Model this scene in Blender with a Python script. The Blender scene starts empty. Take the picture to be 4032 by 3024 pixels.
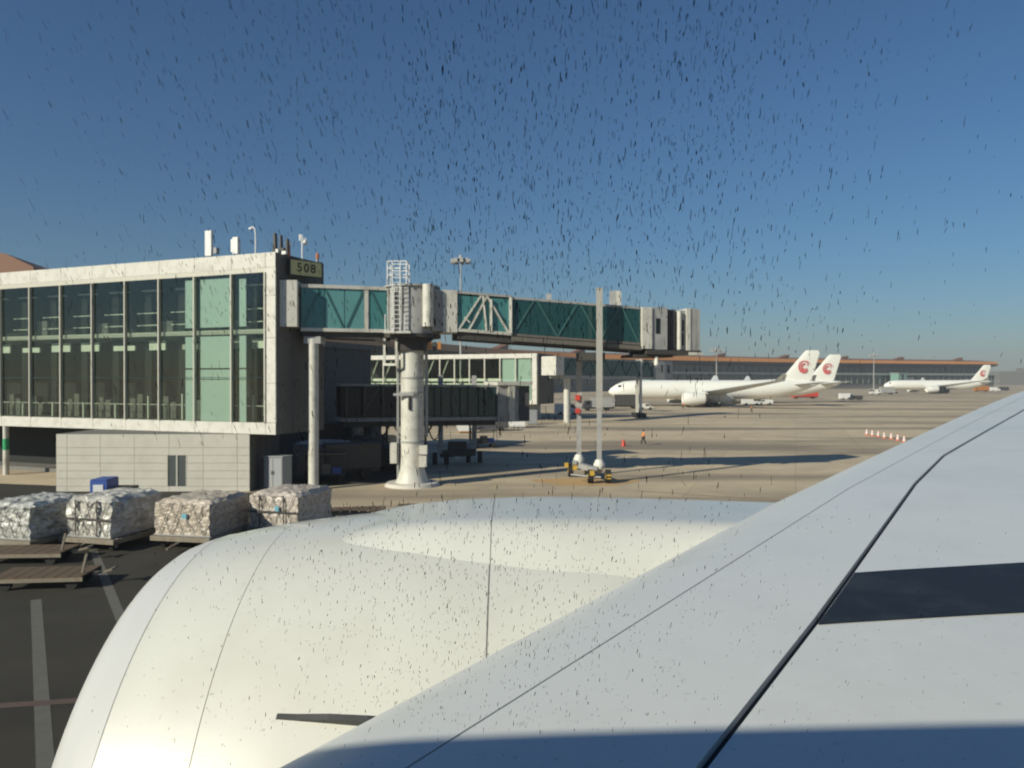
import bpy, math, random
from mathutils import Vector, Matrix
random.seed(7)
R = math.radians
H = 7.2                       # eye height above the apron
K = 6.256e-4
# ------------------------------------------------------------------ camera, sky, sun, exposure
scn = bpy.context.scene
col = scn.collection
cam = bpy.data.cameras.new('camera'); camo = bpy.data.objects.new('camera', cam); col.objects.link(camo)
cam.sensor_width = 36; cam.lens = 26.0; cam.clip_start = 0.02; cam.clip_end = 6000
camo.location = (0, 0, H); camo.rotation_euler = (R(89.7), 0, 0)
cam.dof.use_dof = True; cam.dof.focus_distance = 0.42; cam.dof.aperture_fstop = 25
scn.camera = camo
SUN_EL = 27.0
SD = Vector((0.783, 0.622, 0)).normalized() * math.cos(R(SUN_EL)); SD.z = -math.sin(R(SUN_EL))   # way the light travels
w = bpy.data.worlds.new('World'); scn.world = w; w.use_nodes = True
nt = w.node_tree; bg = nt.nodes['Background']
sky = nt.nodes.new('ShaderNodeTexSky'); sky.sky_type = 'NISHITA'; sky.sun_disc = False
sky.sun_elevation = R(SUN_EL); sky.sun_rotation = R(231.5)
sky.air_density = 1.3; sky.dust_density = 0.25; sky.ozone_density = 10.0; sky.altitude = 60
nt.links.new(sky.outputs[0], bg.inputs[0]); bg.inputs[1].default_value = 0.064
sl = bpy.data.lights.new('sun', 'SUN'); sl.energy = 4.6; sl.angle = R(0.53); sl.color = (1.0, 0.935, 0.79)
so = bpy.data.objects.new('sun', sl); col.objects.link(so); so.rotation_euler = SD.to_track_quat('-Z', 'Y').to_euler()
scn.view_settings.view_transform = 'Standard'; scn.view_settings.look = 'None'
scn.view_settings.exposure = 0.18; scn.view_settings.gamma = 1.0
scn.cycles.max_bounces = 8; scn.cycles.transparent_max_bounces = 24
scn.cycles.use_denoising = True

# ------------------------------------------------------------------ materials
MATS = {}
def mat(name, c, rough=0.6, var=0.12, scale=3.0, metal=0.0, bump=0.0, spec=0.5, coat=0.0, dirt=None, dscale=0.6, damt=0.5, emit=0, speck=0):
    m = bpy.data.materials.new(name); m.use_nodes = True; n = m.node_tree.nodes; l = m.node_tree.links
    b = n['Principled BSDF']; b.inputs['Roughness'].default_value = rough; b.inputs['Metallic'].default_value = metal
    b.inputs['Specular IOR Level'].default_value = spec; b.inputs['Coat Weight'].default_value = coat; b.inputs['Coat Roughness'].default_value = .14
    tc = n.new('ShaderNodeTexCoord')
    no = n.new('ShaderNodeTexNoise'); no.inputs['Scale'].default_value = scale; no.inputs['Detail'].default_value = 6
    l.new(tc.outputs['Object'], no.inputs['Vector'])
    mx = n.new('ShaderNodeMix'); mx.data_type = 'RGBA'
    mx.inputs[6].default_value = (*[max(0, x * (1 - var)) for x in c], 1); mx.inputs[7].default_value = (*[x * (1 + var) for x in c], 1)
    l.new(no.outputs['Fac'], mx.inputs[0]); out = mx.outputs[2]
    if dirt:
        n2 = n.new('ShaderNodeTexNoise'); n2.inputs['Scale'].default_value = dscale; n2.inputs['Detail'].default_value = 8; n2.inputs['Roughness'].default_value = 0.65
        l.new(tc.outputs['Object'], n2.inputs['Vector'])
        cr = n.new('ShaderNodeMapRange'); cr.inputs[1].default_value = 0.48; cr.inputs[2].default_value = 0.72; cr.inputs[3].default_value = 0; cr.inputs[4].default_value = damt
        l.new(n2.outputs['Fac'], cr.inputs[0])
        m2 = n.new('ShaderNodeMix'); m2.data_type = 'RGBA'; m2.inputs[7].default_value = (*dirt, 1)
        l.new(cr.outputs[0], m2.inputs[0]); l.new(out, m2.inputs[6]); out = m2.outputs[2]
    if speck:
        n3 = n.new('ShaderNodeTexNoise'); n3.inputs['Scale'].default_value = 26; n3.inputs['Detail'].default_value = 4; l.new(tc.outputs['Object'], n3.inputs['Vector'])
        c3 = n.new('ShaderNodeMapRange'); c3.inputs[1].default_value = .66; c3.inputs[2].default_value = .76; c3.inputs[4].default_value = speck; l.new(n3.outputs['Fac'], c3.inputs[0])
        n4 = n.new('ShaderNodeTexNoise'); n4.inputs['Scale'].default_value = .9; n4.inputs['Detail'].default_value = 5; l.new(tc.outputs['Object'], n4.inputs['Vector'])
        m4 = n.new('ShaderNodeMath'); m4.operation = 'MULTIPLY'; l.new(c3.outputs[0], m4.inputs[0]); l.new(n4.outputs['Fac'], m4.inputs[1])
        m3 = n.new('ShaderNodeMix'); m3.data_type = 'RGBA'; m3.inputs[7].default_value = (.12, .12, .11, 1); l.new(m4.outputs[0], m3.inputs[0]); l.new(out, m3.inputs[6]); out = m3.outputs[2]
        rr_ = n.new('ShaderNodeMapRange'); rr_.inputs[3].default_value = rough - .08; rr_.inputs[4].default_value = rough + .14; l.new(n4.outputs['Fac'], rr_.inputs[0]); l.new(rr_.outputs[0], b.inputs['Roughness'])
    l.new(out, b.inputs['Base Color'])
    if bump:
        bp = n.new('ShaderNodeBump'); bp.inputs['Strength'].default_value = bump; bp.inputs['Distance'].default_value = 0.05
        l.new(no.outputs['Fac'], bp.inputs['Height']); l.new(bp.outputs[0], b.inputs['Normal'])
    if emit:
        b.inputs['Emission Color'].default_value = (*c, 1); b.inputs['Emission Strength'].default_value = emit
    MATS[name] = m; return m
def glass(name, t, refl=0.10, rough=0.02):
    m = bpy.data.materials.new(name); m.use_nodes = True; n = m.node_tree.nodes; l = m.node_tree.links
    for x in list(n):
        if x.type == 'BSDF_PRINCIPLED': n.remove(x)
    tr = n.new('ShaderNodeBsdfTransparent'); tr.inputs[0].default_value = (*t, 1)
    gl = n.new('ShaderNodeBsdfGlossy'); gl.inputs['Roughness'].default_value = rough
    lw = n.new('ShaderNodeLayerWeight'); lw.inputs[0].default_value = 0.35
    mr = n.new('ShaderNodeMapRange'); mr.inputs[3].default_value = refl; mr.inputs[4].default_value = 0.16
    l.new(lw.outputs['Fresnel'], mr.inputs[0])
    ms = n.new('ShaderNodeMixShader'); l.new(mr.outputs[0], ms.inputs[0]); l.new(tr.outputs[0], ms.inputs[1]); l.new(gl.outputs[0], ms.inputs[2])
    l.new(ms.outputs[0], n['Material Output'].inputs[0]); MATS[name] = m; return m

mat('white_paint', (.67, .67, .61), .34, .025, 1.2, coat=.6, dirt=(.52, .50, .43), dscale=1.1, damt=.35, speck=.8)
mat('wing_grey', (.66, .675, .655), .36, .03, 1.0, coat=.15, dirt=(.52, .53, .51), dscale=1.0, damt=.5, speck=.8)
mat('lip_metal', (.56, .565, .56), .36, .03, 2.0, dirt=(.6, .6, .6), dscale=1.0, damt=.3)
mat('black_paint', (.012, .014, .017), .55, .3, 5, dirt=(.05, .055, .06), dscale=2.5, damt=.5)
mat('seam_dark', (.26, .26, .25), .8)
mat('dark_metal', (.05, .05, .055), .6, .3)
mat('fan_dark', (.03, .03, .035), .4, .2, metal=.4)
mat('cabin_dark', (.02, .02, .02), .9)
mat('panel_white', (.64, .62, .56), .6, .06, 2.0, dirt=(.40, .38, .32), dscale=1.4, damt=.75)
mat('panel_stone', (.58, .55, .48), .75, .06, 2.5, dirt=(.45, .42, .36), dscale=.8, damt=.5)
mat('joint', (.16, .155, .14), .9)
mat('mullion', (.55, .53, .45), .5, .08)
mat('concrete_dark', (.17, .165, .15), .85, .15, 1.5)
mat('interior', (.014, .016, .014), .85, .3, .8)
mat('interior_slab', (.55, .56, .47), .8)
mat('interior_white', (.82, .83, .72), .7)
mat('mint', (.52, .64, .60), .35, .06, .8)
mat('teal_sunlit', (.12, .30, .30), .15, .12, .5, spec=.6)  # lighter copy of teal: sunlight through the link panes put into the colour
mat('teal', (.06, .20, .20), .12, .12, .5, spec=.6)
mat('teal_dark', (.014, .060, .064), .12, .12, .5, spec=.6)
mat('bridge_brown', (.15, .135, .115), .7, .2)
mat('jet_white', (.86, .85, .78), .35, .02, coat=.3)
mat('teal_line', (.05, .14, .135), .4)
mat('bridge_white', (.60, .585, .52), .5, .06, 1.5, dirt=(.34, .32, .27), dscale=1.4, damt=.8)
mat('bridge_grey', (.36, .36, .35), .6, .08, 1.5, dirt=(.22, .21, .2), dscale=1.0, damt=.5)
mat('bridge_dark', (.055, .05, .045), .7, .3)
mat('bellows', (.10, .10, .10), .85, .2)
mat('rust_orange', (.42, .17, .035), .6, .25, 2.0)
mat('yellow', (.55, .35, .05), .5, .1)
mat('tyre', (.018, .018, .018), .85, .2)
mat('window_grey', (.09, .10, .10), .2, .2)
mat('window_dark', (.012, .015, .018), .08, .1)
mat('sign_face', (.55, .52, .25), .6, .05)
mat('sign_dark', (.035, .035, .03), .6)
mat('letter', (.035, .04, .03), .7)
mat('antenna_white', (.75, .75, .72), .5)
mat('brick_orange', (.45, .14, .05), .7)
mat('steel', (.42, .42, .40), .45, .1, metal=.3)
mat('green_band', (.03, .35, .14), .5)
mat('grey_box', (.30, .31, .32), .5, .06)
mat('blue', (.045, .10, .36), .45, .08)
mat('wood', (.12, .082, .052), .8, .25, 6)
mat('dolly_steel', (.24, .21, .16), .65, .25, 4, dirt=(.18, .09, .04), dscale=3, damt=.6)
mat('white_vehicle', (.74, .74, .72), .35, .04)
mat('red', (.55, .06, .04), .5, .1)
mat('orange_vest', (.85, .26, .05), .7, .1)
mat('trousers', (.035, .035, .04), .8)
mat('skin', (.45, .27, .19), .6)
mat('hair', (.015, .013, .012), .6)
mat('cone_red', (.62, .20, .13), .6)
mat('emblem_red', (.60, .13, .12), .45, .08)
mat('roof_orange', (.60, .24, .045), .55, .12, .05)
mat('roof_brown', (.20, .085, .04), .6, .15, .05)
mat('soffit', (.045, .035, .03), .8, .2, .1)
mat('term_glass', (.022, .032, .030), .15, .3, .05, spec=.7)
mat('term_band', (.30, .34, .30), .6, .1, .1)
mat('term_green', (.20, .36, .30), .3, .1, .2)
mat('tree_far', (.04, .05, .035), .9, .3, .1)
mat('ball_white', (.70, .68, .62), .5)
glass('facade_glass', (.84, .88, .84), .004)
glass('clear_glass', (.80, .86, .84), .08)
# cabin window pane: nothing but a faint tint
m = bpy.data.materials.new('window_acrylic'); m.use_nodes = True; n = m.node_tree.nodes; l = m.node_tree.links
n.remove(n['Principled BSDF']); t = n.new('ShaderNodeBsdfTransparent'); t.inputs[0].default_value = (.945, .96, .925, 1)
l.new(t.outputs[0], n['Material Output'].inputs[0]); MATS['window_acrylic'] = m
# dried dirt on the pane: each mark has its own density
m = bpy.data.materials.new('dried_dirt'); m.use_nodes = True; n = m.node_tree.nodes; l = m.node_tree.links
b = n['Principled BSDF']; b.inputs['Base Color'].default_value = (.030, .034, .040, 1); b.inputs['Roughness'].default_value = .9
at = n.new('ShaderNodeAttribute'); at.attribute_name = 'mark_opacity'; l.new(at.outputs['Fac'], b.inputs['Alpha']); MATS['dried_dirt'] = m
# apron concrete: slabs with joints, oil and tyre streaks
def ground_mat(name, c1, c2, stain, slab, joint_c, joint_w, streak=1.0):
    m = bpy.data.materials.new(name); m.use_nodes = True; n = m.node_tree.nodes; l = m.node_tree.links
    b = n['Principled BSDF']; b.inputs['Roughness'].default_value = .88; b.inputs['Specular IOR Level'].default_value = .25
    g = n.new('ShaderNodeNewGeometry'); mp = n.new('ShaderNodeMapping'); mp.inputs['Rotation'].default_value = (0, 0, R(21)); l.new(g.outputs['Position'], mp.inputs[0])
    no = n.new('ShaderNodeTexNoise'); no.inputs['Scale'].default_value = .35; no.inputs['Detail'].default_value = 9; no.inputs['Roughness'].default_value = .62; l.new(g.outputs['Position'], no.inputs['Vector'])
    mx = n.new('ShaderNodeMix'); mx.data_type = 'RGBA'; mx.inputs[6].default_value = (*c1, 1); mx.inputs[7].default_value = (*c2, 1)
    mr0 = n.new('ShaderNodeMapRange'); mr0.inputs[1].default_value = .3; mr0.inputs[2].default_value = .7; l.new(no.outputs['Fac'], mr0.inputs[0]); l.new(mr0.outputs[0], mx.inputs[0])
    br = n.new('ShaderNodeTexBrick'); br.offset = 0; br.inputs['Scale'].default_value = 1; br.inputs['Brick Width'].default_value = slab; br.inputs['Row Height'].default_value = slab
    br.inputs['Mortar Size'].default_value = joint_w; br.inputs['Mortar Smooth'].default_value = .3; br.inputs['Bias'].default_value = 0
    br.inputs['Color1'].default_value = (.94, .94, .94, 1); br.inputs['Color2'].default_value = (1.06, 1.05, 1.03, 1); br.inputs['Mortar'].default_value = (*joint_c, 1)
    l.new(mp.outputs[0], br.inputs['Vector'])
    ml = n.new('ShaderNodeMix'); ml.data_type = 'RGBA'; ml.blend_type = 'MULTIPLY'; ml.inputs[0].default_value = 1; l.new(mx.outputs[2], ml.inputs[6]); l.new(br.outputs['Color'], ml.inputs[7])
    # long stains along the taxi lines
    ms = n.new('ShaderNodeMapping'); ms.inputs['Rotation'].default_value = (0, 0, R(6)); ms.inputs['Scale'].default_value = (.014, .085, 1); l.new(g.outputs['Position'], ms.inputs[0])
    n2 = n.new('ShaderNodeTexNoise'); n2.inputs['Scale'].default_value = 1; n2.inputs['Detail'].default_value = 5; n2.inputs['Roughness'].default_value = .55; l.new(ms.outputs[0], n2.inputs['Vector'])
    mr = n.new('ShaderNodeMapRange'); mr.inputs[1].default_value = .45; mr.inputs[2].default_value = .61; mr.inputs[3].default_value = 0; mr.inputs[4].default_value = .9 * streak; l.new(n2.outputs['Fac'], mr.inputs[0])
    m3 = n.new('ShaderNodeMix'); m3.data_type = 'RGBA'; m3.inputs[7].default_value = (*stain, 1); l.new(mr.outputs[0], m3.inputs[0]); l.new(ml.outputs[2], m3.inputs[6])
    l.new(m3.outputs[2], b.inputs['Base Color'])
    bp = n.new('ShaderNodeBump'); bp.inputs['Strength'].default_value = .25; bp.inputs['Distance'].default_value = .02; l.new(no.outputs['Fac'], bp.inputs['Height']); l.new(bp.outputs[0], b.inputs['Normal'])
    MATS[name] = m
ground_mat('apron', (.47, .385, .265), (.62, .51, .355), (.24, .20, .15), 6.5, (.80, .79, .77), .05)
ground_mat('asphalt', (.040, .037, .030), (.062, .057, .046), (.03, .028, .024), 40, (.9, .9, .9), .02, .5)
# crumpled plastic film over cargo
def film(name, lo, mid, hi, sc, dist, rough):
    m = bpy.data.materials.new(name); m.use_nodes = True; n = m.node_tree.nodes; l = m.node_tree.links
    b = n['Principled BSDF']; b.inputs['Roughness'].default_value = rough; b.inputs['Specular IOR Level'].default_value = .6
    tc = n.new('ShaderNodeTexCoord'); mp = n.new('ShaderNodeMapping'); mp.inputs['Rotation'].default_value = (.3, .5, .6); mp.inputs['Scale'].default_value = (1, 1, 1.8); l.new(tc.outputs['Object'], mp.inputs[0])
    v = n.new('ShaderNodeTexVoronoi'); v.inputs['Scale'].default_value = sc * .8; l.new(mp.outputs[0], v.inputs['Vector'])
    no = n.new('ShaderNodeTexNoise'); no.inputs['Scale'].default_value = sc; no.inputs['Detail'].default_value = 7; no.inputs['Distortion'].default_value = 1.2; l.new(mp.outputs[0], no.inputs['Vector'])
    cr = n.new('ShaderNodeValToRGB'); cr.color_ramp.elements[0].position = .33; cr.color_ramp.elements[0].color = (*lo, 1); cr.color_ramp.elements[1].position = .68; cr.color_ramp.elements[1].color = (*hi, 1)
    e = cr.color_ramp.elements.new(.5); e.color = (*mid, 1)
    l.new(no.outputs['Fac'], cr.inputs[0]); l.new(cr.outputs[0], b.inputs['Base Color'])
    ad = n.new('ShaderNodeMath'); ad.operation = 'ADD'; l.new(v.outputs['Distance'], ad.inputs[0]); l.new(no.outputs['Fac'], ad.inputs[1])
    bp = n.new('ShaderNodeBump'); bp.inputs['Strength'].default_value = 1; bp.inputs['Distance'].default_value = dist; l.new(ad.outputs[0], bp.inputs['Height']); l.new(bp.outputs[0], b.inputs['Normal']); MATS[name] = m
film('film_grey', (.25, .25, .235), (.44, .44, .41), (.72, .71, .67), 3.2, .06, .26)
film('film_pale', (.34, .325, .29), (.52, .50, .45), (.74, .71, .65), 2.4, .05, .32)
film('film_tan', (.33, .27, .21), (.47, .40, .325), (.66, .59, .50), 5.0, .03, .42)
film('film_pink', (.34, .285, .24), (.48, .42, .365), (.66, .60, .53), 4.0, .03, .40)
mat('strap', (.06, .055, .05), .8)
mat('pole_grey', (.40, .39, .355), .55, .1, 1.5, dirt=(.26, .25, .22), dscale=1.5, damt=.7)

# ------------------------------------------------------------------ mesh helpers
class G:
    def __init__(s): s.v = []; s.f = []
    def add(s, vs, fs):
        o = len(s.v); s.v += [tuple(x) for x in vs]; s.f += [tuple(i + o for i in f) for f in fs]; return s
    def box(s, x0, x1, y0, y1, z0, z1, top=None):
        t = top or (0, 0)      # top inset in x, y
        return s.add([(x0, y0, z0), (x1, y0, z0), (x1, y1, z0), (x0, y1, z0), (x0 + t[0], y0 + t[1], z1), (x1 - t[0], y0 + t[1], z1), (x1 - t[0], y1 - t[1], z1), (x0 + t[0], y1 - t[1], z1)],
                     [(3, 2, 1, 0), (4, 5, 6, 7), (0, 1, 5, 4), (1, 2, 6, 5), (2, 3, 7, 6), (3, 0, 4, 7)])
    def bar(s, a, b, wd, ht=None):
        a = Vector(a); b = Vector(b); d = (b - a).normalized(); up = Vector((0, 0, 1)) if abs(d.z) < .95 else Vector((0, 1, 0))
        r = d.cross(up).normalized() * wd / 2; u = r.cross(d).normalized() * (ht or wd) / 2
        q = [a - r - u, a + r - u, a + r + u, a - r + u]; p = [x + (b - a) for x in q]
        return s.add(q + p, [(0, 1, 2, 3), (7, 6, 5, 4), (4, 5, 1, 0), (5, 6, 2, 1), (6, 7, 3, 2), (7, 4, 0, 3)])
    def tube(s, pts, rs, n=10, caps=True):
        rings = []; pts = [Vector(p) for p in pts]
        if not isinstance(rs, (list, tuple)): rs = [rs] * len(pts)
        for i, p in enumerate(pts):
            d = (pts[min(i + 1, len(pts) - 1)] - pts[max(i - 1, 0)]).normalized(); up = Vector((0, 0, 1)) if abs(d.z) < .9 else Vector((1, 0, 0))
            a = d.cross(up).normalized(); b = a.cross(d).normalized()
            rings.append([p + (a * math.cos(2 * math.pi * k / n) + b * math.sin(2 * math.pi * k / n)) * rs[i] for k in range(n)])
        vs = [q for r in rings for q in r]; fs = []
        for i in range(len(pts) - 1):
            for k in range(n): fs.append((i * n + k, (i + 1) * n + k, (i + 1) * n + (k + 1) % n, i * n + (k + 1) % n))
        if caps: fs += [tuple(range(n)), tuple(range((len(pts) - 1) * n, len(pts) * n))[::-1]]
        return s.add(vs, fs)
    def loft(s, rings, closed=True, caps=True):
        n = len(rings[0]); vs = [q for r in rings for q in r]; fs = []
        for i in range(len(rings) - 1):
            for k in range(n if closed else n - 1): fs.append((i * n + k, (i + 1) * n + k, (i + 1) * n + (k + 1) % n, i * n + (k + 1) % n))
        if caps and closed: fs += [tuple(range(n)), tuple(range((len(rings) - 1) * n, len(rings) * n))[::-1]]
        return s.add(vs, fs)
    def prism(s, poly, d):
        d = Vector(d); p = [Vector(q) for q in poly]; n = len(p)
        return s.add(p + [q + d for q in p], [tuple(range(n))[::-1], tuple(range(n, 2 * n))] + [(i, (i + 1) % n, n + (i + 1) % n, n + i) for i in range(n)])
    def mesh(s, name, m, smooth=None):
        me = bpy.data.meshes.new(name); me.from_pydata(s.v, [], s.f); me.materials.append(MATS[m]); me.update()
        if smooth is not None:
            try: me.shade_auto_smooth(angle=R(smooth))
            except Exception:
                me.polygons.foreach_set('use_smooth', [True] * len(me.polygons))
                try: me.set_sharp_from_angle(angle=R(smooth))
                except Exception: pass
        import bmesh
        bm = bmesh.new(); bm.from_mesh(me); bmesh.ops.recalc_face_normals(bm, faces=bm.faces); bm.to_mesh(me); bm.free()
        return me
    def obj(s, name, m, parent=None, smooth=None, **kw):
        o = bpy.data.objects.new(name, s.mesh(name, m, smooth)); col.objects.link(o)
        if parent: o.parent = parent
        for k_, v_ in kw.items(): o[k_] = v_
        return o
def link_mesh(name, me, parent, loc=(0, 0, 0), rz=0, sc=None):
    o = bpy.data.objects.new(name, me); col.objects.link(o); o.parent = parent; o.location = loc; o.rotation_euler.z = rz
    if sc: o.scale = sc
    return o
def thing(name, label, cat, loc=(0, 0, 0), rz=0, group=None):
    o = bpy.data.objects.new(name, None); col.objects.link(o); o.location = loc; o.rotation_euler = (0, 0, rz); o.empty_display_size = .5
    o['label'] = label; o['category'] = cat
    if group: o['group'] = group
    return o
def tag(o, label, cat, group=None):
    o['label'] = label; o['category'] = cat
    if group: o['group'] = group
    return o
def copy_tree(o, parent=None):
    c = o.copy(); col.objects.link(c); c.parent = parent
    for ch in list(o.children): copy_tree(ch, c)
    return c
def gd(v): return H / (K * (v - 822))                       # distance of a ground point seen at height v
def gp(u, v, z=0): d = gd(v); return Vector(((u - 1106) * K * d, d, z))
def pp(u, v, d): return Vector(((u - 1106) * K * d, d, H - (v - 822) * K * d))
# ================================================================== SETTING
g = G(); S = 3000
g.add([(-S, -S, 0), (S, -S, 0), (S, S, 0), (-S, S, 0)], [(0, 1, 2, 3)]).obj('apron_ground', 'apron', kind='structure')
# asphalt service road beside our aircraft
rd = G(); rd.add([(-90, -30, .004), (2.5, -30, .004), (-7.0, 33.5, .004), (-10.5, 38.5, .004), (-16.3, 47.0, .004), (-90, 64, .004)], [(0, 1, 2, 3, 4, 5)]).obj('service_road', 'asphalt', kind='structure')
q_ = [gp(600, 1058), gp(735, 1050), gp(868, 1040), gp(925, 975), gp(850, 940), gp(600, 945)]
G().add([(a.x, a.y, .005) for a in q_], [tuple(range(6))]).obj('shaded_pavement', 'asphalt', kind='structure')  # dark asphalt patch laid in to deepen the building's shade
mat('road_paint', (.125, .12, .10), .8, .2, 3, dirt=(.16, .15, .13), dscale=2.5, damt=.8)
mat('road_paint_red', (.115, .075, .06), .8, .2, 3, dirt=(.08, .07, .06), dscale=1.5, damt=.8)
def stripe(a, b, wd, m='road_paint', z=.008):
    a = Vector((*a, 0)); b = Vector((*b, 0)); d = (b - a).normalized(); r = Vector((-d.y, d.x, 0)) * wd / 2
    q = [a - r, a + r, b + r, b - r]; g = G(); g.add([(p.x, p.y, z) for p in q], [(0, 1, 2, 3)]); return g.obj('lane_marking', m, kind='structure')
stripe((-15.6, 24.2), (-8.2, 13.0), .30)
stripe((-17.8, 31.4), (-10.3, 20.0), .30)
stripe((-21.5, 14.6), (-9.5, 16.6), .28, 'road_paint_red', .012)
mat('apron_paint', (.30, .20, .14), .8, .2, 2, dirt=(.4, .33, .24), dscale=1.2, damt=.8)
stripe((-3, 44.4), (30, 46.2), .14, 'apron_paint')
stripe((8, 48.0), (40, 33), .14, 'apron_paint', .012)
# orange-brown stained pad round the drive bogie
mat('pad_stain', (.50, .33, .15), .85, .2, 1.0)
pg = G(); pg.add([(5.3 + 3.6 * math.cos(t) * (1 + .2 * math.sin(3 * t)), 52.3 + 2.2 * math.sin(t) * (1 + .15 * math.cos(2 * t)), .006) for t in [i * .2618 for i in range(24)]], [tuple(range(24))]).obj('ground_stain', 'pad_stain', kind='structure')

# ================================================================== OUR OWN AIRCRAFT
jet = thing('passenger_jet', 'white jet we sit in: streaked cabin window, near wing and engine', 'airplane', (0, 0, 0))
YC, ZC, RF = -1.76, 6.7, 2.09
def fring(x, r=1.0, dz=0.0):
    angs = [-90 + i * 10 for i in range(10)][:-1] + [0, 4.4, 25.6] + [35 + i * 10 for i in range(30) if 35 + i * 10 < 270]
    out = []
    for a in angs:
        s_, c_ = math.sin(R(a)), math.cos(R(a)); zz = RF * s_ * r if s_ > 0 else RF * 1.9 * s_ * r
        out.append((x, YC + RF * c_ * r, ZC + zz + dz))
    return out, angs
xs = [(-27, .15, -.6), (-26, .5, -.4), (-24, .8, -.2), (-20, 1, 0), (-1.4, 1, 0), (1.4, 1, 0), (24, 1, 0), (33, .65, .6), (40, .2, 1.2)]
rings = []
for x, r_, dz in xs: ring, angs = fring(x, r_, dz); rings.append(ring)
g = G(); n_ = len(rings[0]); i4 = angs.index(4.4)
vs = [q for r_ in rings for q in r_]; fs = []
for i in range(len(rings) - 1):
    for k in range(n_):
        if i == 4 and k == i4: continue          # the window opening
        fs.append((i * n_ + k, (i + 1) * n_ + k, (i + 1) * n_ + (k + 1) % n_, i * n_ + (k + 1) % n_))
fs += [tuple(range(n_)), tuple(range(8 * n_, 9 * n_))[::-1]]
g.add(vs, fs); fus = g.obj('fuselage', 'white_paint', jet, 40)
# pane with dried dirt
def pane_y(z, r=2.075): return YC + math.sqrt(r * r - (z - ZC) ** 2)
g = G(); NZ = 8
for xx in (-1.42, 1.42):
    for j in range(NZ + 1):
        z = 6.835 + .75 * j / NZ; g.v.append((xx, pane_y(z), z))
g.f = [(j, j + 1, NZ + 2 + j, NZ + 1 + j) for j in range(NZ)]
pane = g.obj('window_pane', 'window_acrylic', jet); pane['label'] = 'clear cabin window pane covered in dried streaks'
PX = K * .262
dv, df, dden = [], [], []
def streak(u, v, ln, wd, lean, den):
    x = (u - 1106) * PX; z = H - (v - 822) * PX
    nseg = 3 if ln < 14 else 5
    px = x; o = len(dv); wob = 0
    for j in range(nseg + 1):
        t = j / nseg; ww = wd * (.25 + 1.1 * math.sin(math.pi * min(.98, .08 + t * .85)) ** .8) * random.uniform(.5, 1.35) * PX / 2 * .54
        if j in (0, nseg): ww *= .35
        zz = z - (t - .5) * ln * PX; xx = x + (t - .5) * ln * lean * PX + wob
        wob += random.uniform(-.4, .4) * PX * min(2.5, ln / 9)
        y = pane_y(zz) - .002
        dv.append((xx - ww, y, zz)); dv.append((xx + ww, y, zz)); dden.extend([den, den])
    for j in range(nseg): df.append((o + 2 * j, o + 2 * j + 1, o + 2 * j + 3, o + 2 * j + 2))
rs = random.Random(11)
def scatter(nn, u0, u1, v0, v1, lf, wf, denf, leanf=lambda u: 0, keep=lambda u, v: 1):
    c = 0; tries = 0
    while c < nn and tries < nn * 20:
        tries += 1; u = rs.uniform(u0, u1); v = rs.uniform(v0, v1)
        if rs.random() > keep(u, v): continue
        streak(u, v, lf(), wf(u), leanf(u) + rs.gauss(0, .10), denf(u)); c += 1
        if rs.random() < .10: streak(u + rs.uniform(-4, 4), v + rs.uniform(8, 26), lf() * .8, wf(u) * .8, leanf(u) + rs.gauss(0, .35), denf(u))
def bell(u, c, s): return math.exp(-((u - c) / s) ** 2)
clump = [(rs.uniform(300, 1750), rs.uniform(0, 900), rs.uniform(60, 170)) for _ in range(34)]
def cl(u, v): return .35 + 1.2 * max([math.exp(-((u - a) ** 2 + ((v - b) * .6) ** 2) / s_ ** 2) for a, b, s_ in clump])
# long run marks over the upper half, sharper to the right, softer to the left
scatter(5200, 150, 1900, -120, 720, lambda: abs(rs.gauss(7.5, 5)) + 2.5, lambda u: rs.uniform(1.5, 3.4) if u > 900 else rs.uniform(2.2, 5.0), lambda u: rs.uniform(.15, .95) if u > 900 else rs.uniform(.08, .6) ** 1.2,
        lambda u: .32 * max(0, (1150 - u) / 900), lambda u, v: min(1, (bell(u, 1000, 480) * .85 + bell(u, 1350, 260) * .6) * cl(u, v)))
scatter(330, 1350, 2100, -50, 820, lambda: abs(rs.gauss(9, 5)) + 3, lambda u: rs.uniform(1.6, 3.6), lambda u: rs.uniform(.3, .9), keep=lambda u, v: bell(u, 1400, 380))
scatter(120, 1700, 2400, 0, 800, lambda: abs(rs.gauss(5, 3)) + 3, lambda u: rs.uniform(2, 3.5), lambda u: rs.uniform(.2, .75), keep=lambda u, v: bell(u, 1700, 420))
scatter(90, -50, 420, 150, 700, lambda: abs(rs.gauss(9, 6)) + 4, lambda u: rs.uniform(3, 7), lambda u: rs.uniform(.06, .22), lambda u: .3)
scatter(420, 200, 1250, 560, 960, lambda: abs(rs.gauss(10, 5)) + 3, lambda u: rs.uniform(1.8, 3.8), lambda u: rs.uniform(.15, .6), lambda u: .12 if u < 700 else 0)
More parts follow.
